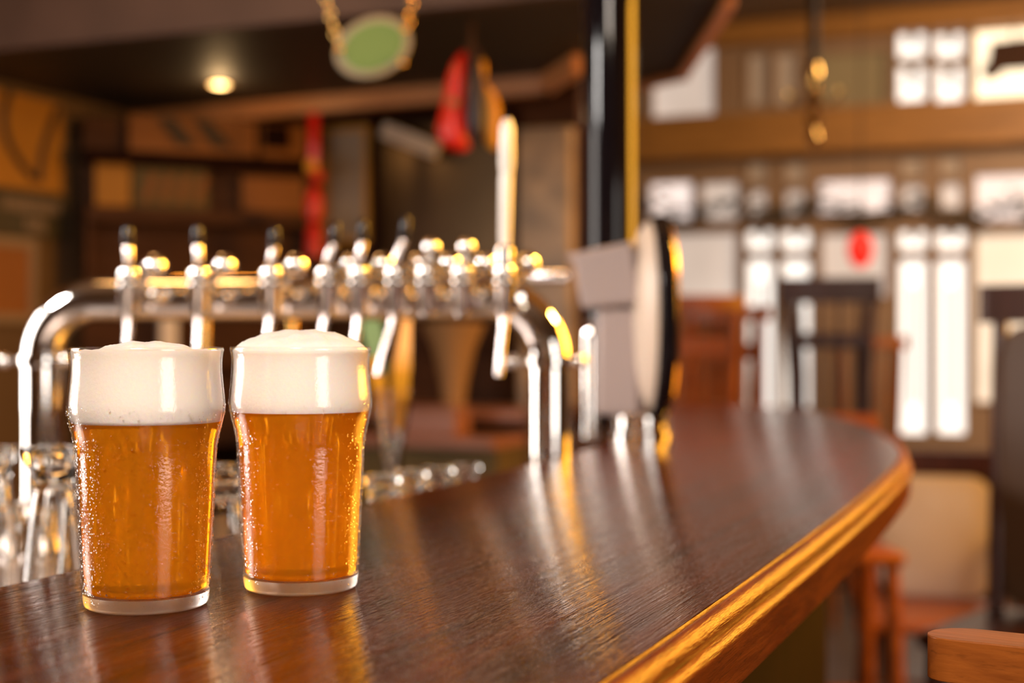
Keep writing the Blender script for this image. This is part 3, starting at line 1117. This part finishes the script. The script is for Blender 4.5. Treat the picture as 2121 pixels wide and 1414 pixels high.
# bunch of red, dark and amber pouches
hp_ = W(975, 210, 3.62)
rz = face_cam(hp_)
k4 = 3.62 / F
pg = thing('hanging_pouches', 'bunch of red, dark and amber pouches hanging below the canopy', 'hanging ornament', hp_, rz)


def pouch(cx, cy, prof, m, name, lean, flat=.75):
    bm = BM()
    rings = []
    for (dx, dy, rr) in prof:
        rings.append([Vector(((cx + dx) * k4 + rr * k4 * math.cos(2 * PI * i / 20), rr * k4 * flat * math.sin(2 * PI * i / 20) + lean, -(cy + dy) * k4)) for i in range(20)])
    add_rings(bm, rings)
    return obj(name, bm, m, pg, sharp=70)


pouch(-30, 0, [(14, -100, 3), (12, -92, 9), (6, -70, 16), (0, -40, 20), (-2, -10, 21), (-6, 25, 26), (-8, 55, 32), (-5, 80, 33), (2, 98, 26), (6, 106, 10)], M['red'], 'red_pouch', -.02)
pouch(12, 0, [(-4, -95, 3), (-3, -85, 8), (0, -55, 13), (0, -20, 19), (0, 20, 23), (0, 55, 22), (3, 80, 13), (4, 92, 4)], M['darkleather'], 'dark_pouch', -.035)
pouch(40, 0, [(-16, -88, 3), (-18, -75, 10), (-20, -55, 12), (-26, -42, 11), (-12, -30, 13), (0, -10, 15), (5, 15, 16), (5, 50, 15), (3, 75, 15), (8, 92, 11), (10, 100, 3)], M['yellow'], 'amber_pouch', .0)
bm = BM(); add_ball(bm, (-36 * k4, -.02 - .75 * 22 * k4, -8 * k4), .014, 14, .9); obj('tag', bm, M['tan'], pg)
bm = BM(); add_tube(bm, [(-8 * k4, 0, 96 * k4), (0, 0, 112 * k4), (2 * k4, 0, ZK - hp_.z - .001)], .006, 10)
for dx in (-14, 10, 26):
    add_tube(bm, [(0, 0, 118 * k4), (dx * k4, -.0, 86 * k4)], .005, 8)
obj('cord', bm, M['brown'], pg)

# red cord ornament with beads and tassel
DT = dv(650, 4.13)
tp_ = W(650, 400, DT)
k5 = DT / F
rz = face_cam(tp_)
ta = thing('red_tassel', 'long red tassel ornament with beads hanging beside the framed poster', 'hanging ornament', tp_, rz)
bm = BM(); add_box(bm, (-10 * k5, -.008, 60 * k5), (10 * k5, .008, ZK - tp_.z - .0555)); obj('ribbon', bm, M['red'], ta)
bm = BM(); add_ball(bm, (-4 * k5, -.0, 55 * k5), 14 * k5, 18, 1.2); obj('bead', bm, M['yellow'], ta)
bm = BM(); add_ball(bm, (6 * k5, -.02, 33 * k5), 14 * k5, 18); obj('bead', bm, M['red'], ta)
bm = BM(); add_lathe(bm, [(0, 14 * k5), (8 * k5, 12 * k5), (17 * k5, -8 * k5), (20 * k5, -30 * k5), (16 * k5, -55 * k5), (8 * k5, -62 * k5), (0, -63 * k5)], 24); obj('knot', bm, M['red'], ta)
bm = BM(); add_lathe(bm, [(0, -60 * k5), (9 * k5, -64 * k5), (16 * k5, -80 * k5), (18 * k5, -130 * k5), (12 * k5, -132 * k5), (0, -131 * k5)], 24); obj('tassel', bm, M['red'], ta)

# brass hanging lamp in front of the windows
cp = W(1686, 215, 5.2)
k6 = 5.2 / F
ch = thing('hanging_brass_lamp', 'slim brass hanging lamp on a dark rod before the far windows', 'lamp', cp)
bm = BM(); add_tube(bm, [(0, 0, 80 * k6), (0, 0, CE - cp.z - .001)], .018, 12); obj('rod', bm, M['ink'], ch)
bm = BM()
add_lathe(bm, [(0, -88 * k6), (8 * k6, -86 * k6), (16 * k6, -70 * k6), (8 * k6, -50 * k6), (16 * k6, -38 * k6), (18 * k6, -28 * k6), (8 * k6, -12 * k6), (12 * k6, 0), (17 * k6, 14 * k6), (9 * k6, 28 * k6), (14 * k6, 50 * k6), (17 * k6, 66 * k6), (12 * k6, 82 * k6), (0, 84 * k6)], 24)
obj('body', bm, M['brass'], ch)
for sx in (-1, 1):
    bm = BM()
    add_tube(bm, [(0, 0, 8 * k6), (sx * 24 * k6, 0, -6 * k6), (sx * 46 * k6, 0, 2 * k6), (sx * 52 * k6, 0, 16 * k6)], .006, 10)
    add_lathe(bm, [(0, 0), (10 * k6, 2 * k6), (12 * k6, 14 * k6), (0, 14 * k6)], 16, None, (sx * 52 * k6, 0, 14 * k6))
    obj('arm', bm, M['brass'], ch)

# red paper lantern
lp = W(1782, 516, 7.2)
k7 = 7.2 / F
la = thing('red_lantern', 'small glowing red lantern hanging in the far window', 'lantern', lp)
bm = BM(); add_lathe(bm, [(0, -38 * k7), (12 * k7, -36 * k7), (24 * k7, -18 * k7), (27 * k7, 2 * k7), (22 * k7, 22 * k7), (10 * k7, 34 * k7), (0, 36 * k7)], 28); obj('shade', bm, M['redglow'], la)
bm = BM(); add_tube(bm, [(0, 0, 35 * k7), (0, 0, CE - lp.z - .001)], .004, 8); obj('cord', bm, M['ink'], la)

# garland of dry leaves
ga0 = WV(1330, 425, FV - .12)
bm = BM()
rnd = random.Random(5)
for i in range(300):
    px = 1330 + 860 * i / 300
    sag = 22 * math.sin((px - 1330) / 190.0 * PI) ** 2
    p = WV(px, 424 + sag + rnd.gauss(0, 13), FV - .10 + rnd.uniform(-.04, .04))
    p.y = min(p.y, FV - .035)
    mt = Matrix.Translation(p - ga0) @ Matrix.Rotation(rnd.uniform(0, 6.28), 4, 'Z') @ Matrix.Rotation(rnd.uniform(-1.2, 1.2), 4, 'X')
    L, w2 = rnd.uniform(.03, .06), rnd.uniform(.012, .022)
    vs = [bm.verts.new(mt @ Vector(q)) for q in ((-L, 0, 0), (0, -w2, .006), (L, 0, 0), (0, w2, .006), (0, 0, -.004))]
    bm.faces.new((vs[0], vs[1], vs[2], vs[3]))
    bm.faces.new((vs[0], vs[1], vs[4])); bm.faces.new((vs[1], vs[2], vs[4])); bm.faces.new((vs[2], vs[3], vs[4])); bm.faces.new((vs[3], vs[0], vs[4]))
o = obj('leaf_garland', bm, M['leaf'], None, ga0)
tag(o, 'dry leaf garland strung across the far window wall', 'garland')

# dark sign in the bright transom window
s0 = WV(2100, 122, FV - .08)
sgn = thing('window_silhouette', 'dark brown cut-out shape hanging in the bright upper right window', 'decoration', s0)
k8 = dv(2100, FV) / F
bm = BM(); add_prism(bm, [(-45 * k8, 38 * k8), (60 * k8, 44 * k8), (60 * k8, -22 * k8), (-20 * k8, -22 * k8), (-34 * k8, -38 * k8), (-58 * k8, -36 * k8), (-64 * k8, -16 * k8), (-50 * k8, 0)], -.015, .015, XZ)
obj('board', bm, M['brown'], sgn, bevel=.01)
bm = BM(); add_tube(bm, [(0, 0, 36 * k8), (0, 0, CE - s0.z - .001)], .005, 8); obj('cord', bm, M['ink'], sgn)

# ------------------------------------------------------------------ left wall pictures
def on_left(px0, py0, px1, py1, depth=.03):
    a = WU(px0, (py0 + py1) / 2, LW); c = WU(px1, (py0 + py1) / 2, LW)
    dm = ((a.y * CS - a.x * SN) + (c.y * CS - c.x * SN)) / 2
    return a.y, c.y, ZC - (py1 - 707) * dm / F, ZC - (py0 - 707) * dm / F


def wall_pic(name, label, cat, box, m_face, m_frame=None, side='left', th=.02):
    """flat framed picture on the left wall or back wall"""
    a0, a1, z0, z1 = box
    am, zm = (a0 + a1) / 2, (z0 + z1) / 2
    hw, hh = abs(a1 - a0) / 2, (z1 - z0) / 2
    if side == 'left':
        t = thing(name, label, cat, (LW + .001, am, zm), -PI / 2 + PI)      # local -y looks to +x
        t.rotation_euler = (0, 0, PI / 2)
    else:
        t = thing(name, label, cat, (am, PV - .001, zm), 0)
    ins = 0
    if m_frame:
        ins = min(.03, hw * .2)
        bm = BM()
        for lo, hi in (((-hw, -th, -hh), (-hw + ins, 0, hh)), ((hw - ins, -th, -hh), (hw, 0, hh)), ((-hw + ins, -th, -hh), (hw - ins, 0, -hh + ins)), ((-hw + ins, -th, hh - ins), (hw - ins, 0, hh))):
            add_box(bm, lo, hi)
        obj('frame', bm, m_frame, t)
    bm = BM(); add_box(bm, (-hw + ins, -th * .6, -hh + ins), (hw - ins, -.001, hh - ins)); obj('sheet', bm, m_face, t)
    return t, hw, hh, th


t, hw, hh, th = wall_pic('ochre_poster', 'ochre poster with dark curling lines on the left wall', 'poster', on_left(-160, 186, 122, 384), M['yellowpaper'])
bm = BM()
def curl(bm, pts, r):
    add_tube(bm, pts, r, 8)
c_ = []
for i in range(16):
    s = i / 15
    c_.append((hw * (.15 + .55 * s - .35 * math.sin(s * 2.6)), -th * .6 - .002, hh * (1.0 - 1.75 * s)))
curl(bm, c_, .012)
obj('dark_line', bm, M['ink'], t)
bm = BM()
c_ = []
for i in range(16):
    s = i / 15
    c_.append((hw * (.92 - .30 * math.sin(s * 1.6)), -th * .6 - .002, hh * (.9 - 1.7 * s)))
curl(bm, c_, .012)
obj('dark_line', bm, M['ink'], t)

t, hw, hh, th = wall_pic('dark_wall_sign', 'dark sign with two rows of faded pale lettering below the ochre poster', 'sign', on_left(-160, 388, 132, 484), M['darkgreen'])
# faded, unreadable lettering: rows of pale strokes
rnd = random.Random(9)
bm = BM()
x = hw * .1
for row, (xa, xb, zc0, h2) in enumerate(((.02, .90, .36, .26), (.36, .66, -.48, .26))):
    x = xa
    while x < xb:
        w_ = rnd.uniform(.035, .07)
        zz = zc0 + rnd.uniform(-.05, .05)
        add_box(bm, (hw * x, -th * .6 - .003, hh * (zz - h2)), (hw * (x + w_), -th * .6 - .0005, hh * (zz + h2)))
        x += w_ + .03
o = obj('lettering', bm, M['chalk'], t)
o['label'] = 'two faded rows of pale unreadable lettering'
wall_pic('framed_picture', 'brown framed picture low on the left wall under the dark sign', 'picture', on_left(-160, 486, 66, 668), M['orangepaper'], M['greyp'])

# corner cabinet set diagonally
ca = W(172, 707, 4.72); cb = W(648, 707, 5.02)
dd = Vector((cb.x - ca.x, cb.y - ca.y, 0)); Lc = dd.length
cyaw = math.atan2(dd.y, dd.x)
cab = thing('corner_cabinet', 'dark brown wall cabinet with open niche across the corner behind the bar', 'cabinet', (ca.x, ca.y, 0), cyaw)
kc = 4.9 / F
def cz(py):
    return ZC - (py - 707) * kc
bm = BM(); add_box(bm, (0, .0, .9), (Lc, .02, 2.0)); obj('back_panel', bm, M['brown'], cab)
bm = BM(); add_box(bm, (0, -.09, cz(352)), (Lc, -.001, cz(328))); obj('shelf', bm, M['panel'], cab)
bm = BM(); add_box(bm, (0, -.10, cz(470)), (Lc, -.001, cz(440))); obj('shelf', bm, M['brown'], cab)
bm = BM(); add_box(bm, (0, -.11, cz(760)), (Lc, -.001, cz(742))); obj('shelf', bm, M['brown'], cab)
bm = BM(); add_box(bm, (0, -.11, cz(620)), (Lc, -.001, cz(600))); obj('shelf', bm, M['brown'], cab)
for x in (0.0, Lc - .02):
    bm = BM(); add_box(bm, (x, -.089, cz(599)), (x + .02, -.001, cz(471))); obj('side_panel', bm, M['brown'], cab)
def cabx(px):
    return (px - 172) / (648 - 172) * Lc
def on_cab(name, label, cat, px0, py0, px1, py1, m, z_on=None, th=.012):
    p = Vector((ca.x, ca.y, 0)) + dd.normalized() * cabx((px0 + px1) / 2) + Vector((dd.normalized().y, -dd.normalized().x, 0)) * .03
    zz = cz(py1)
    t = thing(name, label, cat, (p.x, p.y, zz), cyaw)
    w2 = (cabx(px1) - cabx(px0)) / 2
    bm = BM()
    tilt = Matrix.Rotation(math.radians(-4), 4, 'X')
    add_box(bm, (-w2, -th, .0005), (w2, 0, cz(py0) - zz), tilt)
    return t, bm, w2, cz(py0) - zz
t, bm, w2, hz = on_cab('amber_card', 'square amber card standing at the left of the cabinet niche', 'card', 194, 352, 262, 440, M['yellowpaper']); obj('card', bm, M['yellowpaper'], t)
t, bm, w2, hz = on_cab('patterned_card', 'dark olive patterned card in the middle of the cabinet niche', 'card', 268, 356, 420, 440, M['olive']); obj('card', bm, M['olive'], t)
bm = BM()
for i in range(4):
    add_prism(bm, [(-w2 * .8 + i * w2 * .45, hz * .2), (-w2 * .6 + i * w2 * .45, hz * .15), (-w2 * .35 + i * w2 * .45, hz * .8), (-w2 * .55 + i * w2 * .45, hz * .85)], -.019, -.0165, XZ)
obj('pattern', bm, M['orangepaper'], t)
t, bm, w2, hz = on_cab('olive_card', 'plain olive yellow card at the right of the cabinet niche', 'card', 490, 366, 622, 440, M['olive']); obj('card', bm, M['orangepaper'], t)
t, bm, w2, hz = on_cab('upper_panel_picture', 'orange brown picture with slanting dark bands above the cabinet shelf', 'picture', 260, 252, 520, 328, M['orangepaper']); obj('sheet', bm, M['orangepaper'], t)
bm = BM()
for x0 in (-.55, .0):
    add_prism(bm, [(w2 * x0, hz * .95), (w2 * (x0 + .25), hz * .95), (w2 * (x0 + .62), hz * .25), (w2 * (x0 + .30), hz * .25)], -.022, -.0135, XZ)
obj('dark_band', bm, M['ink'], t)
t, bm, w2, hz = on_cab('maroon_picture', 'small dark maroon picture with ochre margin near the red tassel', 'picture', 530, 254, 624, 328, M['olive']); obj('sheet', bm, M['orangepaper'], t)
bm = BM(); add_box(bm, (-w2 * .9, -.0175, hz * .3), (w2 * .3, -.0135, hz * .95)); obj('maroon_patch', bm, M['panel'], t)


def on_back(px0, py0, px1, py1):
    a = WV(px0, (py0 + py1) / 2, PV); c = WV(px1, (py0 + py1) / 2, PV)
    dm = dv((px0 + px1) / 2, PV)
    return a.x, c.x, ZC - (py1 - 707) * dm / F, ZC - (py0 - 707) * dm / F


wall_pic('framed_poster', 'yellow framed poster with grey brown sheet beside the red tassel', 'poster', on_back(672, 262, 768, 505), M['posterpale'], M['ochreframe'], 'back')
wall_pic('bar_mirror', 'large dark tarnished mirror on the wall behind the taps', 'mirror', on_back(778, 232, 1078, 640), M['mirror'], M['panel'], 'back')
q = WV(850, 290, PV - .10)  # solid pale strip added as a streak reflected in the mirror
lt = thing('slanted_reflection', 'pale slanted strip standing for a reflection in the dark mirror behind the red pouch', 'mirror reflection', q)
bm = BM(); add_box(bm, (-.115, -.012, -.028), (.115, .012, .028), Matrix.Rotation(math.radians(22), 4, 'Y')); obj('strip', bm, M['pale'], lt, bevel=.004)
bm = BM(); add_tube(bm, [(0, 0, 0), (0, .075, 0)], .008, 10); obj('bracket', bm, M['ink'], lt)  # stub carrying the added streak

# back counter under the mirror, in two steps
z1 = ZC - (848 - 707) * dv(980, 4.15) / F
z2 = ZC - (905 - 707) * dv(980, 3.95) / F
bc = thing('back_counter', 'stepped brown back counter with rosy top under the dark mirror', 'counter', (-2.2, 4.3, 0))
xr = PE - .02 + 2.2
xl = cb.x + .10 + 2.2
bm = BM(); add_box(bm, (xl, 4.10 - 4.3, z1 - .03), (xr, PV - .002 - 4.3, z1)); obj('upper_top', bm, M['rosy'], bc, bevel=.004)
bm = BM(); add_box(bm, (xl, 4.13 - 4.3, 0), (xr, PV - .002 - 4.3, z1 - .0305)); obj('cabinet', bm, M['brown'], bc)
bm = BM(); add_box(bm, (xl, 3.86 - 4.3, z2 - .03), (xr, 4.128 - 4.3, z2)); obj('lower_top', bm, M['rosy'], bc, bevel=.004)
bm = BM(); add_box(bm, (xl, 3.89 - 4.3, 0), (xr, 4.127 - 4.3, z2 - .0305)); obj('front', bm, M['olive'], bc)
# things on the back counter
q = WV(940, 760, 4.25)
bk = thing('tan_basket', 'tan flared wicker basket standing on the back counter under the mirror', 'basket', (q.x, q.y, z1))
hk = ZC - (668 - 707) * dv(940, 4.25) / F - z1
bm = BM(); add_lathe(bm, [(0, .0005), (.035, .0005), (.045, hk * .3), (.07, hk * .7), (.105, hk), (.098, hk), (.06, hk * .68), (.035, .02), (0, .02)], 32); obj('bowl', bm, M['tan'], bk)
q = Vector((ca.x, ca.y, 0)) + dd.normalized() * cabx(336) + Vector((dd.normalized().y, -dd.normalized().x, 0)) * .055
ck = thing('cream_carton', 'upright cream carton on a cabinet shelf behind the left end of the chrome pipe', 'carton', (q.x, q.y, cz(742)), cyaw)
q2 = WV(900, 940, 3.98)
pb = thing('pink_box', 'low rosy box on the lower step of the back counter', 'box', (q2.x, q2.y, z2))
kk = dv(900, 3.98) / F
bm = BM(); add_box(bm, (-66 * kk, -.06, .0005), (66 * kk, .06, 52 * kk)); obj('body', bm, M['rosy'], pb, bevel=.006)
bm = BM(); add_box(bm, (-68 * kk, -.062, 52.3 * kk), (68 * kk, .062, 60 * kk)); obj('lid', bm, M['rosy'], pb, bevel=.004)
kq = kc
z2c = cz(742)
bm = BM(); add_box(bm, (-17 * kq, -.03, .0005), (17 * kq, .03, ZC - (655 - 707) * kq - z2c)); obj('body', bm, M['white'], ck, bevel=.004)
bm = BM(); add_prism(bm, [(-17 * kq, 0), (17 * kq, 0), (0, 14 * kq)], -.03, .03, Matrix.Translation((0, 0, ZC - (655 - 707) * kq - z2c + .0005)) @ XZ); obj('gable', bm, M['white'], ck)
# brass gallery rail
ra = W(380, 585, 3.3); rb = W(650, 583, 3.3)
rd = Vector((rb.x - ra.x, rb.y - ra.y, 0)); rl = rd.length
gr = thing('brass_rail', 'short horizontal brass rail on two floor stands behind the tap handles', 'rail', (ra.x, ra.y, 0), math.atan2(rd.y, rd.x))
bm = BM(); add_tube(bm, [(-.02, 0, ra.z), (rl + .02, 0, ra.z)], .015, 20); obj('bar', bm, M['brass'], gr)
for x in (.05, rl - .05):
    bm = BM(); add_tube(bm, [(x, 0, .001), (x, 0, ra.z - .0152)], .009, 14); obj('stand', bm, M['brass'], gr)

# ------------------------------------------------------------------ chairs
def chair(name, label, loc, rz, m, seat_z, back_top, w=.40, depth=.40, pad=None, arms=False, spindles=4, rail_h=.06, group=None, m_rail=None, rail_t=.025, flare=.0, mid=None, m_seat=None, post=.018, pad_w=.74):
    """chair whose sitter looks to local -y; the back is at +y"""
    t = thing(name, label, 'chair', loc, rz, group)
    hw = w / 2
    bm = BM()
    prof = [(-hw, -depth / 2), (hw, -depth / 2), (hw * .92, depth / 2), (-hw * .92, depth / 2)]
    add_prism(bm, prof, seat_z - .035, seat_z)
    obj('seat', bm, m_seat or m, t, bevel=.012)
    for sx in (-1, 1):
        bm = BM(); add_tube(bm, [(sx * (hw - .03), -depth / 2 + .03, seat_z - .036), (sx * (hw - .02), -depth / 2 + .02, seat_z * .5), (sx * (hw - .005), -depth / 2, .001)], [.019, .022, .015], 12); obj('leg', bm, m, t)
        bm = BM(); add_tube(bm, [(sx * (hw * .9 - .02), depth / 2 - .03, seat_z - .036), (sx * (hw * .9 - .01), depth / 2 - .01, seat_z * .5), (sx * (hw * .9), depth / 2 + .03, .001)], [.019, .022, .015], 12); obj('leg', bm, m, t)
    bm = BM()
    for yy in (-depth / 2 + .022, depth / 2 - .012):
        add_tube(bm, [(-hw + .02, yy, seat_z * .42), (hw - .02, yy, seat_z * .42)], .011, 10)
    obj('stretcher', bm, m, t)
    yb0, yb1 = depth / 2 - .03, depth / 2 + .03
    zr = back_top - rail_h
    for sx in (-1, 1):
        bm = BM(); add_tube(bm, [(sx * (hw * .9 - .02), yb0, seat_z + .001), (sx * (hw * .9 - .015), (yb0 + yb1) / 2, (seat_z + zr) / 2), (sx * (hw * .9 - .01 + flare), yb1, zr + .004)], [post, post, post * .9], 12); obj('back_post', bm, m, t)
    # curved top rail
    bm = BM()
    rings = []
    ss = [-1, -.997, -.988, -.97, -.945, -.92] + [-.85 + 1.7 * i / 12 for i in range(13)] + [.92, .945, .97, .988, .997, 1]
    for q in ss:
        x = q * (hw + .01 + flare)
        y = yb1 - .02 * (q * q)
        a = max(0.0, (abs(q) - .92) / .08)
        e = rail_t * max(.12, math.sqrt(max(0, 1 - a * a)))
        rings.append([Vector((x, y - e / 2, zr)), Vector((x, y + e / 2, zr)), Vector((x, y + e / 2, back_top)), Vector((x, y - e / 2, back_top))])
    add_rings(bm, rings)
    obj('top_rail', bm, m_rail or m, t, bevel=.003)
    if mid:
        bm = BM(); add_box(bm, (-hw * .9, (yb0 + yb1) / 2 - .012, mid - .03), (hw * .9, (yb0 + yb1) / 2 + .012, mid + .03)); obj('cross_rail', bm, m, t, bevel=.006)
    if pad:
        bm = BM()
        zc0, zc1 = seat_z + .006, zr - .006
        P = rounded_rect(-hw * pad_w, hw * pad_w, zc0, zc1, .07, 6)
        tl = Matrix.Translation((0, (yb0 + yb1) / 2, 0))
        add_rings(bm, [[tl @ Vector((x * s, d_, zz0 + (zz - zz0) * s)) for x, zz in P for zz0 in [(zc0 + zc1) / 2]] for s, d_ in ((.93, -.026), (1, -.016), (1, .016), (.93, .026))])
        obj('back_pad', bm, pad, t, sharp=60)['label'] = 'pale back pad' if pad == M['pale'] else 'dark back pad'
    else:
        for i in range(spindles):
            x = -hw * .62 + hw * 1.24 * i / max(1, spindles - 1)
            bm = BM(); add_tube(bm, [(x, yb0, seat_z + .001), (x, (yb0 + yb1) / 2, (seat_z + zr) / 2), (x * 1.08, yb1 - .008, zr + .003)], [.009, .013, .008], 10); obj('spindle', bm, m, t)
    if arms:
        for sx in (-1, 1):
            bm = BM()
            za = seat_z + .21
            add_tube(bm, [(sx * (hw * .9), yb0 + .01, za + .02), (sx * (hw + .03), 0, za), (sx * (hw + .04), -depth / 2 + .02, za - .005)], [.016, .020, .024], 12)
            add_tube(bm, [(sx * (hw + .03), -depth / 2 + .06, za - .01), (sx * (hw - .015), -depth / 2 + .08, seat_z)], .014, 10)
            obj('armrest', bm, m, t)
    return t


def place(px, d):
    p = W(px, 707, d)
    return (p.x, p.y, 0)


# stool in front: only its back rail shows
r0 = W(1940, 1294, .86)
st_w = .42
fs = chair('bar_stool', 'orange wooden stool with rounded back rail close to the camera beside the bar', (r0.x + .150, r0.y - .275, 0), math.radians(-17), M['chair'], .76, r0.z, st_w, .38, rail_h=.025, rail_t=.040, spindles=4)
pc = place(1940, 4.2)
chair('captain_chair', 'dark wooden armchair with pale back pad and polished seat at the right', pc, face_cam(pc) + .02, M['chair_mid'], .46, .915, .46, .44, pad=M['pale'], arms=True, m_rail=M['chair_dark'], rail_h=.07, m_seat=M['chair'])
pc = place(1728, 5.4)
chair('high_chair', 'tall dark chair with flared top rail silhouetted before the far windows', pc, face_cam(pc) + .1, M['chair_dark'], .84, ZC + 137 * 5.4 / F, .34, .34, rail_h=.10, flare=.018, spindles=4, mid=ZC + 2 * 5.4 / F, post=.026)
pc = place(1425, 4.9)
chair('spindle_chair', 'reddish spindle back chair just right of the beer font beyond the bar', pc, face_cam(pc) + PI + .2, M['chair'], .80, ZC + 92 * 4.9 / F, .30, .34, rail_h=.05, spindles=5, mid=ZC - 10 * 4.9 / F)
pc = place(1520, 5.3)
chair('spindle_chair', 'reddish spindle back chair left of the tall dark chair before the bright panes', pc, face_cam(pc) + PI - .15, M['chair'], .80, ZC + 70 * 5.3 / F, .30, .34, rail_h=.05, spindles=5, mid=ZC - 20 * 5.3 / F)
pc = place(1742, 3.75)
chair('low_back_stool', 'orange brown stool whose back rail peeps over the far end of the bar', pc, face_cam(pc) + .25, M['chair'], .72, ZC - 158 * 3.75 / F, .26, .30, rail_h=.05, spindles=3)
pc = place(2178, 2.75)
chair('dark_stool', 'nearly black wooden chair cut off by the right edge of the picture', pc, face_cam(pc) - .3, M['chair_dark'], .70, ZC + 128 * 2.75 / F, .40, .36, rail_h=.08, pad=M['brownleather'], pad_w=.82)
pc = place(1378, 6.4)
chair('spindle_chair', 'reddish spindle back chair half hidden by the badge of the beer font', pc, face_cam(pc) + PI, M['chair'], .80, ZC + 80 * 6.4 / F, .32, .34, rail_h=.05, spindles=5, mid=ZC - 15 * 6.4 / F)
pc = place(1788, 6.4)
chair('spindle_chair', 'reddish spindle back chair between the tall dark chair and the right pair of bright panes', pc, face_cam(pc) + PI + .1, M['chair'], .78, ZC + 10 * 6.2 / F, .32, .34, rail_h=.05, spindles=5)
